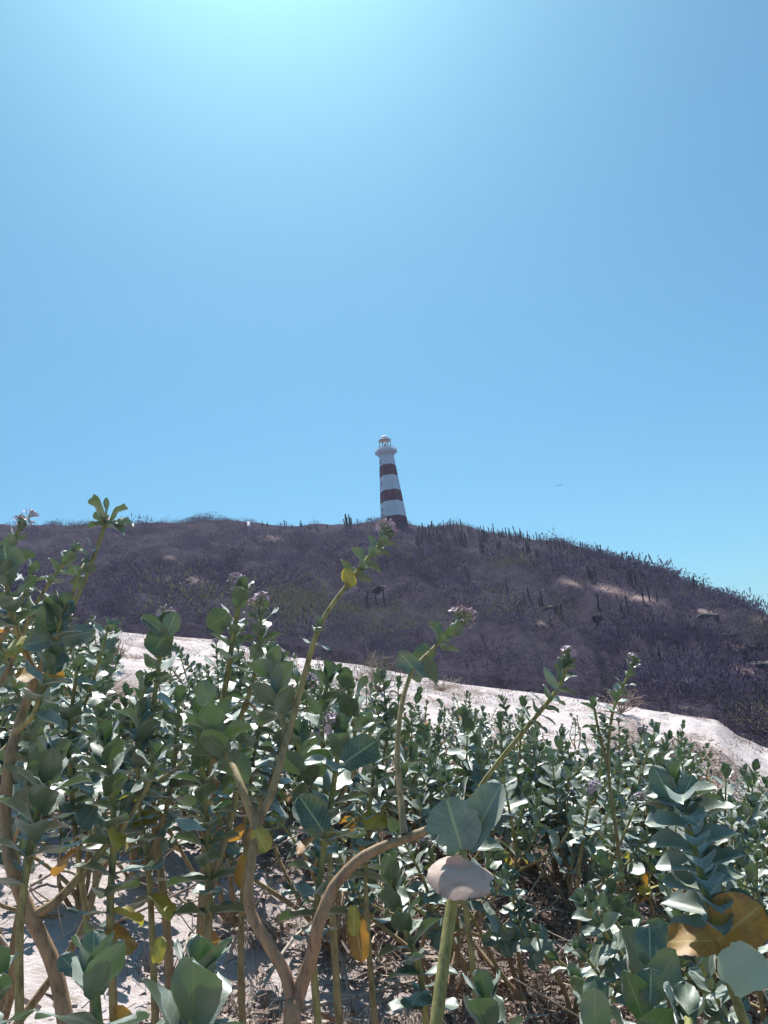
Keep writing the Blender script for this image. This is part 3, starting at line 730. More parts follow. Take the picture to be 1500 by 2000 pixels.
pl.shoot(pp((790, 1632, 1.7), (782, 1560, 1.75), (776, 1470, 1.8), (784, 1380, 1.85), (806, 1310, 1.9), (845, 1268, 1.95), (884, 1228, 2.0)), .008, .004, .80, .032, .085, (40, 95), True, 0, t_old=.3, tint=.5)
pl.shoot(pp((500, 1615, 1.78), (468, 1530, 1.8), (440, 1460, 1.9), (405, 1370, 2.0)), .010, .005, .55, .045, .10, t_old=.3, wither=0)
pl.shoot(pp((562, 1450, 1.85), (548, 1390, 1.9), (538, 1330, 1.95), (532, 1290, 1.97)), .008, .005, .35, .04, .105, (30, 60), t_old=.5, wither=0)
pl.shoot(pp((600, 1305, 1.92), (612, 1260, 1.9), (620, 1225, 1.9)), .005, .003, .6, .04, .055, t_old=.8, wither=0)
pl.leaf_px((825, 1325), (778, 1272), 1.9, 38, tint=.15)
pl.leaf_px((500, 1620), (520, 1665), 1.76, 40, 'yellowing', 1, label='yellow leaf hanging at the stem fork')
pl.leaf_px((480, 1672), (470, 1735), 1.76, 30, 'wither', 1, label='orange withered leaf against the stem')
pl.leaf_px((690, 1145), (672, 1110), 2.0, 26, 'yellowing', 1, label='yellow-edged leaf near the flowering tip')
pl.build('milkweed_shrub', 'forked brown-stemmed milkweed shrub, its long limb rising to flowers below the lighthouse', GR_N)
# P2 thick green stem with three big leaves
pl = Plant(foot2(at(845, 2080, 1.4), at(864, 1900, 1.42)), True)
pl.shoot([pl.base] + pp((845, 2080, 1.4), (864, 1900, 1.42), (884, 1760, 1.45), (903, 1655, 1.47)), .0115, .0095, 1.1, wither=0, t_old=.75, L=.001)
pl.leaf_px((902, 1660), (872, 1558), 1.46, 98, facing=1, tilt=(0, 0, .1), T=leaf_template(15, 9, .15, .08, .03, 1, .1), tint=.4)
pl.leaf_px((915, 1655), (978, 1528), 1.47, 72, facing=1, tilt=(-.5, 0, .1), T=leaf_template(15, 9, .25, .05, .04, 2, .1), tint=.5)
pl.leaf_px((900, 1664), (852, 1622), 1.52, 45, facing=.3, tilt=(0, 0, 1), tint=.9, T=leaf_template(13, 9, .8, -.1, .04, 3, .3))
pl.leaf_px((956, 1726), (844, 1674), 1.42, 96, 'pale', .6, tilt=(-.25, 0, .95), T=leaf_template(23, 13, -.25, .30, .05, 4, 0), tint=.7, label='broad bleached pinkish leaf hanging below the green leaves')
pl.leaf_px((905, 1676), (884, 1712), 1.44, 46, 'pale', 1, tilt=(.2, 0, .15), tint=.4, label='small bleached leaf stub behind the broad one')
pl.leaf_px((915, 1660), (985, 1650), 1.5, 50, facing=.3, tilt=(0, 0, 1), tint=.2)
pl.build('milkweed_shrub', 'single thick green stem topped by broad upright leaves and one bleached pinkish leaf', GR_N)
# P3 tall leafy shoot at the right
pl = Plant(foot2(at(1490, 2090, 1.5), at(1440, 1960, 1.5)), True)
pl.shoot([pl.base] + pp((1490, 2090, 1.5), (1440, 1960, 1.5), (1405, 1850, 1.52), (1385, 1770, 1.54), (1365, 1690, 1.56), (1345, 1620, 1.58), (1328, 1560, 1.6), (1320, 1532, 1.6)), .012, .006, .98, .040, .09, (30, 88), False, 0, .25, .85, wr=.58, tint=.35, t_old=.5)
for i in range(7):
    sy = 1572 + i * 42; sx = float(np.interp(sy, (1532, 1560, 1620, 1690, 1770, 1850), (1320, 1328, 1345, 1365, 1385, 1405))); q = 1 - .25 * (i < 1)
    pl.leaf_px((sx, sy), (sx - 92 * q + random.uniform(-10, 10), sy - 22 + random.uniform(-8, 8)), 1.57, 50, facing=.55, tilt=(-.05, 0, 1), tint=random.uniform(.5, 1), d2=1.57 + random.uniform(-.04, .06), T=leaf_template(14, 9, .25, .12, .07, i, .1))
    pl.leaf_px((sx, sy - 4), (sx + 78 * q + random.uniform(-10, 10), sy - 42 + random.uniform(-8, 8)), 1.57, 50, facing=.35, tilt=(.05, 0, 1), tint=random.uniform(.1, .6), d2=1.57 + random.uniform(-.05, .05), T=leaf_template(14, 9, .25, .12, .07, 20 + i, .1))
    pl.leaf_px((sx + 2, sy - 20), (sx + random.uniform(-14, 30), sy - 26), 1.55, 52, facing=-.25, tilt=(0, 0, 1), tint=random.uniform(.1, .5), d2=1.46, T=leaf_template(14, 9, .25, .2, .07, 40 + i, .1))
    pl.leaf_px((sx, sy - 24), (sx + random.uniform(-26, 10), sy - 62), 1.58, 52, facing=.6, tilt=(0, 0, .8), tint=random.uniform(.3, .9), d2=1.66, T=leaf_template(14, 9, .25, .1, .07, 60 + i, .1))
pl.leaf_px((1320, 1580), (1276, 1494), 1.58, 44, tint=.1); pl.leaf_px((1324, 1580), (1352, 1512), 1.58, 40, tint=.3, tilt=(-.4, 0, .2)); pl.leaf_px((1320, 1560), (1322, 1500), 1.66, 36, tint=.7)
pl.leaf_px((1400, 1838), (1486, 1766), 1.50, 88, 'wither', 1, tilt=(0, 0, .2), tint=.7, label='large orange withered leaf on the right of the stem')
pl.leaf_px((1396, 1838), (1292, 1838), 1.50, 62, 'wither', 1, tilt=(0, 0, .9), tint=.6, label='orange and cream withered leaf on the left of the stem')
pl.leaf_px((1425, 1925), (1488, 1862), 1.46, 82, 'seagreen', 1, tilt=(0, 0, .6), label='pale green torn leaf low on the stem')
pl.build('milkweed_shrub', 'tall shoot of stacked paired leaves above large orange withered leaves, right edge', GR_N)
# P4 bottom right rosettes
pl = Plant(foot(at(1240, 2120, 1.35)), True)
pl.shoot([pl.base] + pp((1245, 2080, 1.35), (1262, 1990, 1.38), (1268, 1915, 1.42), (1268, 1865, 1.45)), .010, .006, .80, .042, .085, (25, 70), wither=0, tint=.25, t_old=.5, big=True)
pl.shoot([pl.base] + pp((1170, 2090, 1.25), (1165, 2030, 1.25), (1160, 1985, 1.27)), .009, .006, .80, .035, .08, (30, 80), wither=0, tint=.2, t_old=.5, big=True)
pl.shoot([pl.base] + pp((1330, 2100, 1.3), (1345, 2030, 1.3), (1345, 1990, 1.32)), .009, .006, .80, .035, .085, (30, 80), wither=0, tint=.3, t_old=.5, big=True)
pl.leaf_px((1270, 1880), (1268, 1805), 1.42, 52, tint=.1); pl.leaf_px((1270, 1960), (1272, 1890), 1.36, 46, tint=.1)
pl.build('milkweed_shrub', 'low leafy rosettes of broad dark leaves beneath the tall right-hand shoot', GR_N)
pl = Plant(foot(at(965, 2140, 1.55)), True)
pl.shoot([pl.base] + pp((960, 2090, 1.55), (955, 2030, 1.55), (950, 1960, 1.55)), .008, .005, .82, .032, .085, (30, 60), wither=0, tint=.4, t_old=.5, big=True)
pl.build('milkweed_shrub', 'small leafy shoot at the lower edge right of the thick green stem', GR_N)
# P5 left tall shrub
pl = Plant(foot(at(150, 2080, 2.0)), True); d = 2.0
pl.shoot([pl.base] + pp((135, 2050, d), (106, 1890, d), (60, 1790, d), (25, 1700, d), (10, 1600, 2.05), (20, 1480, 2.05), (42, 1400, 2.1), (72, 1320, 2.1)), .023, .0105, 1.1, wither=0, sides=12, t_new=.3, L=.001)
pl.shoot(pp((72, 1325, 2.1), (40, 1250, 2.1), (18, 1180, 2.1), (12, 1100, 2.15)), .0095, .005, .35, .042, .12, (38, 90), t_old=.3, tint=.6)
pl.shoot(pp((70, 1328, 2.1), (100, 1262, 2.1), (140, 1190, 2.15), (175, 1110, 2.2), (206, 1022, 2.25)), .009, .0045, .985, .03, .05, (38, 90), t_old=.3, wither=0, tint=.7, taper=.6)
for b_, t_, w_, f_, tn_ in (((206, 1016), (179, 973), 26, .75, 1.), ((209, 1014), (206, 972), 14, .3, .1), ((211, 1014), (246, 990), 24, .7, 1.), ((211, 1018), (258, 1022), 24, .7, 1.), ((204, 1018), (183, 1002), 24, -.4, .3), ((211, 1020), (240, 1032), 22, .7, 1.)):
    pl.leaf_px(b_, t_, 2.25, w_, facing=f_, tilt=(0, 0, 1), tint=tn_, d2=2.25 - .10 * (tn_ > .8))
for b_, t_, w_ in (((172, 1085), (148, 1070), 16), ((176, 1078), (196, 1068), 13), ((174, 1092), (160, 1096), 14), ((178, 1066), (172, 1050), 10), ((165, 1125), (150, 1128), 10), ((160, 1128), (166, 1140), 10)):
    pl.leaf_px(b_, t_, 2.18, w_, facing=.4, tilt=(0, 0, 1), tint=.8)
pl.shoot(pp((128, 1215, 2.1), (140, 1170, 2.05), (150, 1130, 2.05), (165, 1100, 2.1)), .005, .003, .7, .035, .05, wither=0, t_old=.8)
pl.shoot(pp((60, 1790, d), (110, 1760, d), (165, 1700, d), (215, 1640, d), (240, 1585, d)), .011, .006, .85, .05, .10, t_old=.2)
pl.shoot(pp((100, 1262, 2.1), (112, 1240, 2.0), (120, 1200, 2.0)), .006, .004, .3, .04, .12, (30, 70), t_old=.6, tint=.3, wither=0)
pl.shoot(pp((30, 1430, 2.05), (62, 1400, 1.95), (84, 1340, 1.95), (100, 1290, 1.95)), .007, .004, .5, .04, .10, (38, 90), t_old=.6, wither=0)
pl.leaf_px((70, 1318), (28, 1318), 2.05, 42, 'wither', 1, tilt=(0, 0, 1.2), label='curled orange leaf at the stem fork')
pl.leaf_px((85, 1312), (128, 1322), 2.05, 22, 'wither', 1, tilt=(0, 0, .6), label='yellow torn leaf beside the fork')
pl.leaf_px((15, 1120), (8, 1062), 2.1, 56, tint=.1)
pl.build('milkweed_shrub', 'tall thick-trunked milkweed shrub at left, white-lit leaf star at its tip against the sky', GR_N)
# P6 flowering tip at the upper left
pl = Plant(foot(at(-90, 1900, 2.8)), True)
pl.shoot([pl.base] + pp((-60, 1500, 2.8), (-40, 1250, 2.8), (0, 1110, 2.8), (38, 1035, 2.8)), .018, .006, .72, .04, .09, (38, 90), True, 1)
pl.shoot(pp((-55, 1420, 2.8), (20, 1300, 2.8), (70, 1180, 2.8), (140, 1080, 2.8)), .010, .005, .60, .05, .09, (38, 90), False, 1)
pl.shoot(pp((-30, 1300, 2.8), (30, 1200, 2.8), (60, 1120, 2.8)), .009, .005, .40, .045, .10, (38, 90), False, 1)
pl.build('milkweed_shrub', 'flowering milkweed shrub behind the left trunk, tip breaking the skyline at the left edge', GR_N)
# P7 flowering shoot mid left
pl = Plant(foot(at(390, 1900, 2.5)), True); d = 2.5
pl.shoot([pl.base] + pp((392, 1850, d), (400, 1700, d), (404, 1580, d), (418, 1450, d), (442, 1330, d), (456, 1240, d), (470, 1160, d)), .020, .007, .66, .050, .125, (38, 90), True, 1, tint=.65)
pl.shoot(pp((410, 1500, d), (470, 1400, d), (500, 1300, d), (510, 1200, d)), .010, .005, .45, .048, .115, (38, 90), True, 1, t_old=.3, tint=.6)
pl.leaf_px((445, 1200), (405, 1225), 2.45, 50, facing=-1, tint=.1)
pl.build('milkweed_shrub', 'milkweed shrub crowded with white-lit leaves and pink flower heads left of centre', GR_N)
pl = Plant(foot(at(330, 1900, 2.6)), True); d = 2.6
pl.shoot([pl.base] + pp((325, 1800, d), (300, 1600, d), (290, 1450, d), (305, 1340, d), (318, 1225, d)), .018, .006, .60, .050, .12, (38, 90), True, 1, tint=.5)
pl.shoot(pp((295, 1500, d), (260, 1420, d), (285, 1340, d)), .009, .005, .45, .048, .11, (38, 90), False, 1, t_old=.3)
pl.leaf_px((325, 1235), (297, 1278), 2.5, 58, facing=-1, tint=.05)
pl.leaf_px((320, 1240), (278, 1202), 2.5, 26, tint=.3); pl.leaf_px((325, 1240), (345, 1195), 2.5, 34, tint=.3)
pl.build('milkweed_shrub', 'milkweed shrub with pointed upright top leaves against the pale sand, left of the pink-flowered one', GR_N)
# P9.. rosettes on the left
pl = Plant(foot(at(30, 1850, 1.9)), True); d = 1.9
pl.shoot([pl.base] + pp((40, 1800, d), (62, 1640, d), (78, 1580, d), (95, 1530, d), (105, 1490, d)), .014, .006, .80, .034, .13, (30, 85), False, 0, tint=.6, t_old=.2)
pl.shoot(pp((62, 1640, d), (60, 1540, 2.0), (68, 1460, 2.1), (72, 1400, 2.15)), .008, .005, .35, .036, .10, (60, 90), False, 0, 1.2, tint=.65, t_old=.3, wr=.5)
pl.build('milkweed_shrub', 'milkweed with an open pale-edged leaf rosette beside the left trunk', GR_N)
pl = Plant(foot(at(225, 1850, 2.0)), True); d = 2.0
pl.shoot([pl.base] + pp((215, 1780, d), (222, 1640, d), (218, 1540, d), (206, 1450, d)), .014, .006, .68, .040, .115, (38, 90), False, 2, tint=.2, t_old=.2)
pl.shoot(pp((222, 1640, d), (262, 1580, d), (290, 1530, d), (300, 1480, d)), .008, .005, .5, .045, .09, (38, 90), False, 1, tint=.2, t_old=.3)
pl.build('milkweed_shrub', 'dull dark-leaved milkweed with yellow lower leaves, right of the open rosette', GR_N)
pl = Plant(foot(at(400, 1950, 2.1)), True); d = 2.1
pl.shoot([pl.base] + pp((402, 1900, d), (408, 1740, d), (402, 1590, d), (394, 1500, d), (388, 1400, d)), .017, .007, .62, .042, .115, (38, 90), False, 1, tint=.12)
pl.shoot(pp((405, 1760, d), (440, 1640, d), (465, 1540, d), (470, 1450, d)), .009, .005, .55, .045, .10, (38, 90), False, 1, t_old=.3, tint=.3)
pl.leaf_px((345, 1600), (402, 1625), 2.0, 50, facing=.2, tilt=(0, 0, 1), tint=1.)
pl.build('milkweed_shrub', 'milkweed shoot of very dark overlapping leaves on a reddish-brown stem', GR_N)
for lb_, fl_, sh_ in (
    ('leafy milkweed with crowded grey-green leaves between left trunk and flowered shrub', False, [[(180, 1900, 2.7), (150, 1650, 2.7), (135, 1450, 2.7), (150, 1310, 2.7)], [(152, 1660, 2.7), (200, 1540, 2.6), (235, 1430, 2.6)], [(140, 1500, 2.7), (95, 1400, 2.7), (85, 1300, 2.7)]]),
    ('flowering milkweed with wide leaves just left of the long slanting limb', True, [[(470, 1900, 2.9), (480, 1650, 2.9), (500, 1450, 2.9), (545, 1300, 2.9)], [(483, 1640, 2.9), (530, 1520, 2.8), (560, 1420, 2.8), (590, 1350, 2.8)], [(485, 1560, 2.9), (440, 1450, 3.), (450, 1350, 3.)]]),
    ('broad-leaved milkweed in the gap beside the dark overlapping shoot', False, [[(300, 1900, 2.5), (290, 1700, 2.5), (270, 1550, 2.5), (275, 1400, 2.5)], [(290, 1680, 2.5), (330, 1560, 2.5), (345, 1440, 2.5), (350, 1370, 2.5)]]),
    ('milkweed with pale lower leaves behind the tip of the dark green cluster', False, [[(720, 1850, 2.9), (715, 1650, 2.9), (730, 1500, 2.9), (720, 1420, 2.9)], [(716, 1640, 2.9), (760, 1560, 2.9), (800, 1480, 2.9)]])):
    pl = Plant(foot(at(*sh_[0][0])), True)
    for i_, q_ in enumerate(sh_):
        pl.shoot(([pl.base] if i_ == 0 else []) + pp(*q_), .014 if i_ == 0 else .008, .005, .60 if i_ == 0 else .30, .043, .13, (40, 92), fl_ and i_ < 2, 1, tint=random.uniform(.4, .8), t_old=.25, droop=.15, wr=.78)
    pl.build('milkweed_shrub', lb_, GR_N)
# bottom left rosettes
pl = Plant(foot(at(230, 2140, 1.3)), True); d = 1.3
pl.shoot([pl.base] + pp((200, 2060, d), (190, 1980, d), (185, 1910, d)), .009, .006, .84, .030, .10, (38, 90), False, 0, tint=.45, t_old=.5, big=True)
pl.shoot([pl.base] + pp((350, 2070, d), (378, 1990, d), (388, 1925, d)), .009, .006, .84, .030, .105, (25, 70), False, 0, tint=.45, t_old=.5, big=True)
pl.leaf_px((150, 1900), (118, 1865), 1.45, 32, tint=.25); pl.leaf_px((185, 1880), (186, 1815), 1.5, 44, tint=.02)
pl.leaf_px((305, 1880), (315, 1828), 1.5, 26, 'yellowing', 1, label='small yellow-green leaf')
pl.leaf_px((225, 2005), (255, 1975), 1.3, 48, 'wither', 1, label='orange withered leaf at the foot')
pl.build('milkweed_shrub', 'low broad milkweed rosettes in the lower left corner over shaded sand', GR_N)
pl = Plant(foot(at(-40, 2120, 1.4)), True)
pl.shoot([pl.base] + pp((-40, 2060, 1.4), (-25, 1990, 1.4), (-15, 1930, 1.4)), .008, .005, .84, .035, .09, (38, 90), False, 0, tint=.2, big=True)
pl.build('milkweed_shrub', 'single dark rounded leaves poking in at the lower left edge', GR_N)
# centre shoots
pl = Plant(foot(at(610, 1960, 2.0)), True); d = 2.0
pl.shoot([pl.base] + pp((612, 1860, d), (624, 1720, d), (640, 1610, d), (655, 1510, d), (664, 1440, d)), .013, .006, .66, .045, .125, (38, 90), True, 0, tint=.3, t_old=.4)
pl.shoot(pp((640, 1610, d), (610, 1560, d), (590, 1500, 2.1), (580, 1440, 2.1)), .007, .005, .5, .045, .12, (38, 90), False, 0, t_old=.5, tint=.3)
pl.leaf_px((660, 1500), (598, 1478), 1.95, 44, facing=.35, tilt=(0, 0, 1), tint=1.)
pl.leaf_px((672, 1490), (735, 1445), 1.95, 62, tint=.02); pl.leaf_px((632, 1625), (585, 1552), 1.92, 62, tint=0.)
pl.build('milkweed_shrub', 'milkweed shoot with one white-lit leaf and big dark round leaves just left of centre', GR_N)
pl = Plant(foot(at(650, 1960, 2.5)), True); d = 2.4
pl.shoot([pl.base] + pp((650, 1800, d), (640, 1600, d), (632, 1480, d), (628, 1400, d), (640, 1330, d)), .014, .006, .70, .045, .14, (38, 90), False, 1, tint=.35, t_old=.2)
pl.shoot(pp((640, 1600, d), (690, 1500, d), (690, 1400, d), (680, 1340, d)), .008, .005, .55, .048, .13, (30, 70), False, 1, tint=.2, t_old=.3)
pl.build('milkweed_shrub', 'milkweed with broad blue-green leaves spread beside the long flowering limb', GR_N)
pl = Plant(foot(at(840, 2000, 2.0)), True); d = 1.95
pl.shoot([pl.base] + pp((820, 1900, d), (790, 1810, d), (772, 1755, d), (765, 1700, d)), .010, .006, .74, .032, .105, (38, 90), False, 0, tint=.05, t_old=.4)
pl.leaf_px((690, 1780), (708, 1880), 1.95, 40, 'wither', 1, tint=.1, label='long rusty withered leaf hanging down')
pl.leaf_px((690, 1770), (692, 1830), 1.93, 26, 'yellowing', 1, label='yellow hanging leaf')
pl.build('milkweed_shrub', 'dark green milkweed cluster with a rusty hanging leaf, under the forked limb', GR_N)
pl = Plant(foot(at(900, 1800, 2.4)), True); d = 2.4
pl.shoot([pl.base] + pp((905, 1700, d), (930, 1560, d), (965, 1500, d), (1030, 1420, d), (1090, 1345, d), (1105, 1305, d)), .011, .006, .86, .035, .085, (38, 90), True, 0, tint=.3, t_old=.5)
pl.leaf_px((1090, 1350), (1062, 1302), 2.38, 16, tint=.7)
pl.build('milkweed_shrub', 'slanting yellow-green stem with a spiky leaf tuft standing out on the sand', GR_N)
pl = Plant(foot(at(1190, 1620, 4.0)), True); d = 4.0
pl.shoot([pl.base] + pp((1188, 1500, d), (1195, 1400, d), (1215, 1345, d), (1236, 1300, d)), .012, .006, .72, .05, .10, (38, 90), True, 0, tint=.6, t_old=.3)
pl.shoot(pp((1188, 1500, d), (1170, 1430, d), (1160, 1380, d)), .009, .006, .52, .05, .11, (38, 90), False, 0, tint=.6, t_old=.3)
pl.build('milkweed_shrub', 'milkweed with a yellow-edged leafy tip above the dry bush on the sand', GR_N)

# ------------------------------------------------------------------ the thicket behind: every shrub a thing of its own
OUT_X = [0, 110, 150, 200, 265, 330, 420, 520, 560, 620, 680, 740, 850, 960, 1100, 1220, 1320, 1400, 1500, 1700]
OUT_Y = [1100, 1150, 1280, 1410, 1400, 1290, 1240, 1260, 1320, 1320, 1330, 1355, 1375, 1385, 1395, 1405, 1425, 1480, 1525, 1560]
TH = []
g = random.Random(21)
cands = []
for (r0, r1, n) in ((3.6, 4.6, 13), (4.6, 6.2, 26), (6.2, 9, 36), (9, 13, 28), (13, 22, 34)):
    for i in range(n): cands.append((D2(-29 + 58 * (i + g.uniform(.1, .9)) / n), g.uniform(r0, r1)))
NEAR_X = [-50, 100, 170, 230, 300, 560, 620, 720, 900, 1000, 1250, 1500]; NEAR_Y = [1090, 1150, 1330, 1330, 1230, 1290, 1340, 1400, 1430, 1470, 1520, 1540]
for i in range(13): cands.append((D2(-28.5 + 57 * (i + g.uniform(.1, .9)) / 13), g.uniform(2.5, 3.5)))
for a, r in cands:
    x, y = r * math.sin(a), r * math.cos(a); z = hxy(x, y); base = np.array([x, y, z - .04])
    px, py = to_px(base + [0, 0, .8])
    topy = np.interp(px, OUT_X, OUT_Y) + g.uniform(-25, 40) + (0 if r > 5 else 120)
    if r > 12: topy = np.interp(px, [0, 260, 480, 700, 850, 1000, 1500], [1400, 1370, 1262, 1300, 1330, 1372, 1480]) + g.uniform(-8, 40)
    if r < 3.6: topy = np.interp(px, NEAR_X, NEAR_Y) + g.uniform(0, 110)
    ae, te = azel(px, topy); hmax = 1.5 + r * te - z
    h = min(g.uniform(1.05, 1.75), hmax); h = min(h, 1.35) if r < 5 else h
    if r > 13: h = min(h, g.uniform(.6, 1.3))
    if h < .32 or (r < 3.6 and 120 < px < 1240) or (3.6 <= r < 4.6 and 150 < px < 800 and g.random() < .35): continue
    TH.append((px, r, base, h))
rows = [('nearest row', 0, 3.6), ('front row', 3.6, 4.6), ('second row', 4.6, 6.2), ('middle row', 6.2, 9), ('back row', 9, 13), ('last row', 13, 99)]
ORD = 'first second third fourth fifth sixth seventh eighth ninth tenth eleventh twelfth thirteenth fourteenth fifteenth sixteenth seventeenth eighteenth nineteenth twentieth'.split() + ['twenty-' + o for o in 'first second third fourth fifth sixth seventh eighth ninth'.split()] + ['thirtieth'] + ['thirty-' + o for o in 'first second third fourth fifth sixth seventh eighth ninth'.split()]
for row, a0, a1 in rows:
    L_ = sorted([t for t in TH if a0 <= t[1] < a1], key=lambda t: t[0])
    for i, (px, r, base, h) in enumerate(L_):
        g.seed(int(base[0] * 1000) + int(base[1] * 777)); random.seed(g.random())
        pl = Plant(base, r < 4.0)
        ns = max(3, int(g.uniform(6, 11) * (1 if h > .8 else .7) * (1 if r > 4.8 else .72))); fl = g.random() < .3; wt = g.random() < .5; tn = g.uniform(.3, .75)
        low = .70 if (r < 5.2 and px > 850) else .62 if r < 3.6 else .58 if r < 4.8 else (.5 if r < 7 else .45)
        for k in range(ns):
            th = 2 * math.pi * (k + g.uniform(-.45, .45)) / ns; sp = h * g.uniform(.15, .75 if r > 3.6 else .5) * (1 if k else .25); hh = h * (1 if k == 0 else g.uniform(.55, .98))
            wob = [g.uniform(-.07, .07) * h for _ in range(6)]; bow = g.uniform(-.15, .25)
            dx, dy = math.cos(th) * sp, math.sin(th) * sp
            pts = [base, base + [dx * (.35 + bow) + wob[0], dy * (.35 + bow), hh * .28], base + [dx * (.72 + bow) + wob[1], dy * (.72 + bow) + wob[2], hh * .62], base + [dx * (1 + bow * .5) + wob[4] * 2.2, dy + wob[3] * 2.2, hh]]
            Lf = g.uniform(.078, .122) * (1 if h > .7 else .75) * (1 if r < 6 else .88)
            ang = (g.uniform(25, 50), g.uniform(70, 100)); spc = (.045 if r < 9 else .055) * g.uniform(.85, 1.25)
            pl.shoot(pts, .012 * (.6 + .5 * h), .005, low + g.uniform(-.12, .14), spc, Lf, ang, fl and k < 3, 2 if wt else 0, tint=tn, wr=g.uniform(.66, .86), tp=1.6, droop=g.uniform(0, .35), t_old=g.uniform(0, .25))
            if r < 6.3 and g.random() < .45:              # a bare dead twig in the tangle
                th3 = g.uniform(0, 6.28); s3 = h * g.uniform(.3, .9); z3 = h * g.uniform(.15, .65); q0 = base + (pts[1] - base) * g.uniform(.1, 1)
                tw = smooth_path([q0, q0 + [math.cos(th3) * s3 * .5, math.sin(th3) * s3 * .5, z3 * g.uniform(.2, .7)], q0 + [math.cos(th3 + .5) * s3, math.sin(th3 + .5) * s3, z3]], 5)
                V, F = tube(tw, np.linspace(.005, .002, len(tw)), 5); pl.twig.add(V, F, None, g.uniform(.3, 1))
            for q in range(g.choice([1, 1, 2, 2])):
                if h < .7: break
                f0 = g.uniform(.15, .7) if r > 5 else g.uniform(.6, 1.); b0 = pts[1] + (pts[2] - pts[1]) * f0; th2 = th + g.uniform(-1.6, 1.6); s2 = h * g.uniform(.15, .45); h2 = hh * g.uniform(.2, .5)
                if b0[2] + h2 > base[2] + h: h2 = base[2] + h - b0[2]
                pl.shoot([b0, b0 + [math.cos(th2) * s2 * .65, math.sin(th2) * s2 * .65, h2 * .45], b0 + [math.cos(th2) * s2, math.sin(th2) * s2, h2]], .007, .004, g.uniform(.3, .55), spc, Lf * .9, ang, False, 1 if wt else 0, tint=tn, t_old=.35, droop=.2)
        feat = ('flowering ' if fl else '') + 'milkweed shrub'
        size = 'tall' if h > 1.25 else ('knee-high' if h < .75 else 'mid-sized')
        yl = ' with some yellow leaves' if wt else ' with all-green leaves'
        pl.build('milkweed_shrub', f'{size} {feat}{yl}, {ORD[i]} from left in the {row}'.replace('  ', ' '), 'milkweed shrubs of the thicket')

# ------------------------------------------------------------------ leafless bushes at the foot of the hill
def dry_bush(px, py, wpx, hpx, label, tint, seed, nq=900):
    p, r, a = hit(px, py); g_ = np.random.default_rng(seed); W = wpx * .5 * r / FPX; H = hpx * r / FPX
    root = empty('dry_bush', p); tag(root, label, 'bush', 'dry bushes at the foot of the hill'); B = Buf()
    for k in range(34):
        th = g_.uniform(0, 6.28); ph = math.acos(g_.uniform(.05, 1)); q = p + np.array([math.cos(th) * math.sin(ph) * W, math.sin(th) * math.sin(ph) * W, math.cos(ph) * H]) * g_.uniform(.7, 1)
        m = p + (q - p) * .5 + g_.normal(0, .07 * H, 3) + [0, 0, .08 * H]
        V, F = tube(smooth_path(np.array([p, m, q]), 3), np.linspace(.013, .004, 7) * (.5 + H * .5), 4); B.add(V, F, None, g_.uniform(0, .5))
        for s_ in range(4):
            f0 = g_.uniform(.4, .95); q2 = m + (q - m) * f0; V, F = tube(np.array([q2, q2 + g_.normal(0, .13 * H, 3) + [0, 0, .05 * H]]), .0035, 3); B.add(V, F, None, .3)
    B.build('stem', M['twig'], root)
    tm = bush_template(nq, seed + 500, .055, .55) * np.array([W, W, H]) + p
    mesh_np('foliage', tm, np.arange(len(tm)).reshape(-1, 4), M['scrub'], root, attrs={'tint': np.clip(np.repeat(g_.normal(tint, .1, nq), 4), 0, 1)}, smooth=False)
dry_bush(742, 1352, 120, 80, 'rust-brown dry bush on the sand edge below the lighthouse', .75, 1, 1100)
dry_bush(1212, 1394, 110, 55, 'bare twiggy bush on the sand behind the yellow-tipped shoot', .3, 2, 260)
dry_bush(1478, 1435, 130, 70, 'olive bush at the right edge where scrub meets sand', .78, 3, 1300)
dry_bush(862, 1350, 110, 40, 'thin straw-coloured bush right of the rust-brown one', .6, 4, 350)
dry_bush(222, 1300, 60, 60, 'wispy small-leaved plant alone on the left sand slope', .8, 10, 120)

# ------------------------------------------------------------------ dry grass, litter, fallen twigs
def ground_pts(n, seed, r0, r1, thr):
    g_ = np.random.default_rng(seed); az = g_.uniform(D2(-36), D2(36), n * 6); r = np.sqrt(g_.uniform(r0 ** 2, r1 ** 2, n * 6)); 
    keepr = g_.random(n * 6) < (r0 + 1.5) / r
    az, r = az[keepr], r[keepr]; x, y = r * np.sin(az), r * np.cos(az)
    k = litter_at(x, y) > g_.uniform(thr, 1, len(x)); x, y = x[k][:n], y[k][:n]
    return np.stack([x, y, height(np.arctan2(x, y), np.hypot(x, y))], -1)
def tuft(n, seed):
    g_ = np.random.default_rng(seed); V = []
    for k in range(n):
        a = g_.uniform(0, 6.28); o = g_.normal(0, .35, 2); l = g_.uniform(.4, 1); d = np.array([math.cos(a) * .6, math.sin(a) * .6, 1]) ; s = np.array([-math.sin(a), math.cos(a), 0]) * .018
        b0 = np.array([o[0], o[1], 0]); V += [b0 - s, b0 + s, b0 + d * l + s * .2, b0 + d * l - s * .2]
    return np.array(V)
def bits(n, seed):
    g_ = np.random.default_rng(seed); V = []
    for k in range(n):
        c = np.array([*g_.normal(0, .5, 2), g_.uniform(.02, .15)]); d1 = unit(g_.normal(0, 1, 3) * [1, 1, .35]); d2 = unit(np.cross(d1, g_.normal(0, .4, 3) + [0, 0, 1])); l = g_.uniform(.05, .16); w = l * g_.uniform(.12, .6)
        V += [c - d1 * l - d2 * w * .5, c + d1 * l - d2 * w * .4, c + d1 * l + d2 * w * .4, c - d1 * l + d2 * w * .5]
    return np.array(V)
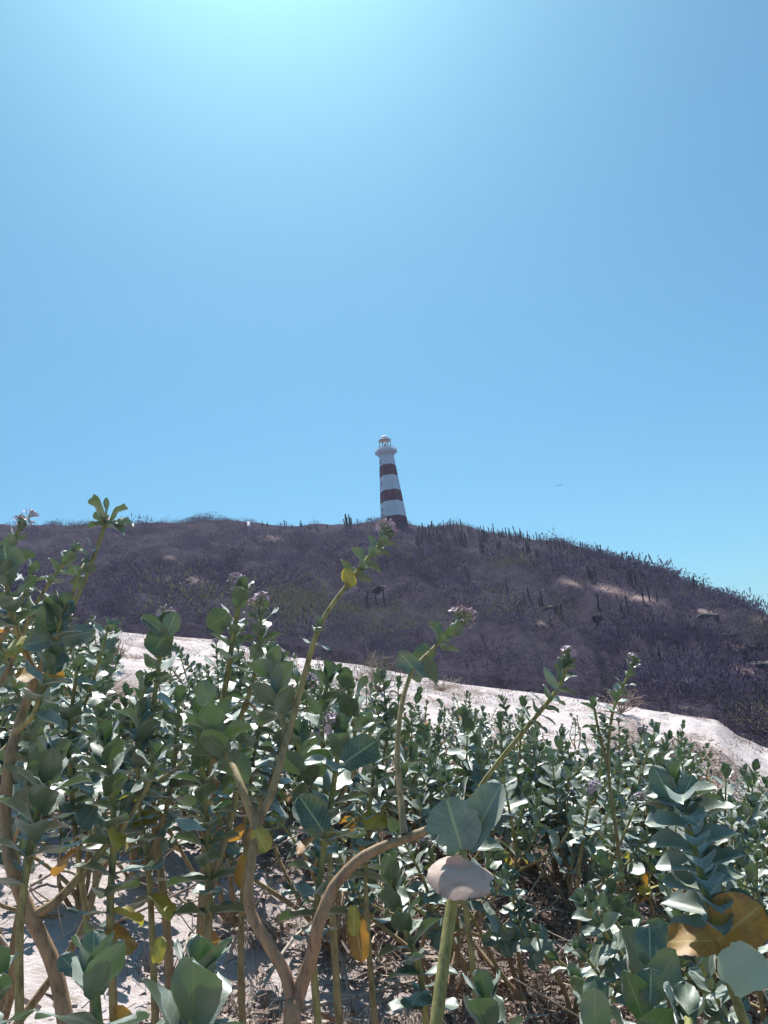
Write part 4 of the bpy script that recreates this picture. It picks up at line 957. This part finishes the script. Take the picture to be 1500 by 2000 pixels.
def litter_mat():
    m, t, p, out = mat_new('dry_litter')
    c = ramp(t, [(0, (.09, .062, .05)), (.4, (.24, .17, .13)), (.7, (.42, .33, .27)), (1, (.62, .53, .46))], attr(t, 'tint')); t.links.new(c.outputs[0], p.inputs['Base Color']); p.inputs['Roughness'].default_value = .9
    return m
M['litter'] = litter_mat()
Pg = np.vstack([ground_pts(5200, 3, 1.6, 12, .05), ground_pts(1500, 33, 9, 24, .05)])
o = scatter('dry_grass', Pg, np.stack([rng.uniform(.06, .16, len(Pg)), rng.uniform(.05, .17, len(Pg))], -1), rng.uniform(.15, .85, len(Pg)), [tuft(16, k) for k in range(6)], M['litter'], 8)
tag(o, 'dry brown grass and stubble between the milkweed stems', 'grass', kind='stuff')
Pg = np.vstack([ground_pts(6500, 4, 1.6, 12, .02), ground_pts(2500, 34, 9, 24, .03)])
o = scatter('leaf_litter', Pg, np.full((len(Pg), 2), .22) * rng.uniform(.6, 1.4, (len(Pg), 1)), rng.uniform(.1, .9, len(Pg)), [bits(14, k) for k in range(6)], M['litter'], 9)
tag(o, 'brown fallen leaves and twig crumbs on the sand', 'litter', kind='stuff')
def dead_branch(px, label, r0=.008, lift=.05, tint=.9):
    P_ = []
    for i, (x, y) in enumerate(px):
        p, r, a = hit(x, y); k = i / (len(px) - 1); P_.append(p + np.array([0, 0, lift * math.sin(k * math.pi) + .012]))
    P_ = smooth_path(np.array(P_), 5); V, F = tube(P_, np.linspace(r0, r0 * .45, len(P_)), 7)
    B = Buf(); B.add(V, F, None, tint)
    g_ = random.Random(int(px[0][0]))
    for k in range(3):
        i = g_.randrange(3, len(P_) - 2); q = P_[i]; d_ = np.array([g_.uniform(-.2, .2), g_.uniform(-.1, .1), g_.uniform(.03, .14)]); V, F = tube(smooth_path(np.array([q, q + d_ * .6, q + d_ + [0, 0, .01]]), 3), np.linspace(r0 * .5, r0 * .2, 7), 5); B.add(V, F, None, tint)
    o = B.build('dead_branch', M['twig'], origin=P_[0]); tag(o, label, 'branch', 'dead branches on the ground')
dead_branch([(60, 1745), (120, 1730), (165, 1760), (150, 1830), (105, 1855)], 'pale looping dead branch beside the left trunk', .008)
dead_branch([(265, 1720), (320, 1760), (400, 1800)], 'greenish fallen stem lying across the left sand patch', .012, .03, .3)
dead_branch([(350, 1900), (372, 1860), (380, 1830)], 'short white twig above the lower left rosettes', .007)
dead_branch([(480, 1990), (600, 1900), (700, 1830)], 'pale straight branch slanting up under the dark green cluster', .009, .15)
dead_branch([(560, 1990), (680, 1985), (800, 1950), (930, 1905)], 'long pale branch curving along the lower centre', .010, .05)
dead_branch([(700, 1995), (820, 1950), (900, 1932), (990, 1930)], 'second thin branch just below the long pale branch', .007, .05)
dead_branch([(690, 1990), (670, 1940), (630, 1900), (600, 1890)], 'grey arched branch on the sand right of the forked base', .009, .12, .4)
dead_branch([(1030, 1640), (1100, 1620), (1150, 1580)], 'pale curved twig caught under the right thicket', .009, .2)
dead_branch([(1000, 1880), (1060, 1830), (1130, 1800)], 'thin dead twig among the brown stems at lower right', .008, .1)

# ------------------------------------------------------------------ added volume imitating the veil of lens flare
def flare_haze():
    m = bpy.data.materials.new('flare_haze'); m.use_nodes = True; t = m.node_tree; t.nodes.remove(t.nodes['Principled BSDF'])
    v = t.nodes.new('ShaderNodeVolumePrincipled'); v.inputs['Density'].default_value = .0004; v.inputs['Color'].default_value = (.78, .78, 1.0, 1); v.inputs['Anisotropy'].default_value = .3
    t.links.new(v.outputs[0], t.nodes['Material Output'].inputs['Volume'])
    x0, x1, y0, y1, z0, z1 = -4300, 4300, -4300, 4300, -700, 70
    V = [(x, y, z) for z in (z0, z1) for (x, y) in ((x0, y0), (x1, y0), (x1, y1), (x0, y1))]
    o = mesh_np('flare_haze', V, [(3, 2, 1, 0), (4, 5, 6, 7), (0, 1, 5, 4), (1, 2, 6, 5), (2, 3, 7, 6), (3, 0, 4, 7)], None, smooth=False); o.data.materials.append(m)
    tag(o, 'thin pale blue veil added over the whole hill to imitate lens flare', 'flare_haze', kind='stuff')
flare_haze()

g = random.Random(91)
TW = [('crooked pale twig', .85), ('thin grey twig', .6), ('bleached bare stick', 1.), ('brown bare stick', .3)]
SPOT = ['under the dark green leaf cluster', 'beside the thick green stem', 'between the brown stems at lower right', 'on the sand left of the forked base', 'below the left thicket', 'at the foot of the tall right shoot']
for i, (x, y) in enumerate(((700, 1800), (760, 1880), (820, 1780), (930, 1830), (960, 1740), (1010, 1960), (1080, 1900), (1120, 1740), (1180, 1860), (440, 1900), (350, 1790), (250, 1690), (180, 1800), (640, 1720), (1230, 1780), (1040, 1720))):
    a_ = g.uniform(-.9, .5); L_ = g.uniform(60, 150); k_ = [(x + L_ * t_ * math.cos(a_) + g.uniform(-8, 8), y + L_ * t_ * math.sin(a_) * .7 + g.uniform(-8, 8)) for t_ in (0, .33, .66, 1)]
    k_ = [(p_[0], min(1990, p_[1])) for p_ in k_]
    sp = SPOT[0] if 620 < x < 830 else SPOT[1] if 830 <= x < 990 else SPOT[2] if 990 <= x < 1200 else SPOT[5] if x >= 1200 else SPOT[3] if x > 300 else SPOT[4]
    nm, tn = TW[i % 4]
    dead_branch(k_, f'{nm} lying {sp}, {ORD[i % 4]} of its kind from the camera' if False else f'{nm} lying {sp}', g.uniform(.004, .008), g.uniform(.02, .2), tn)
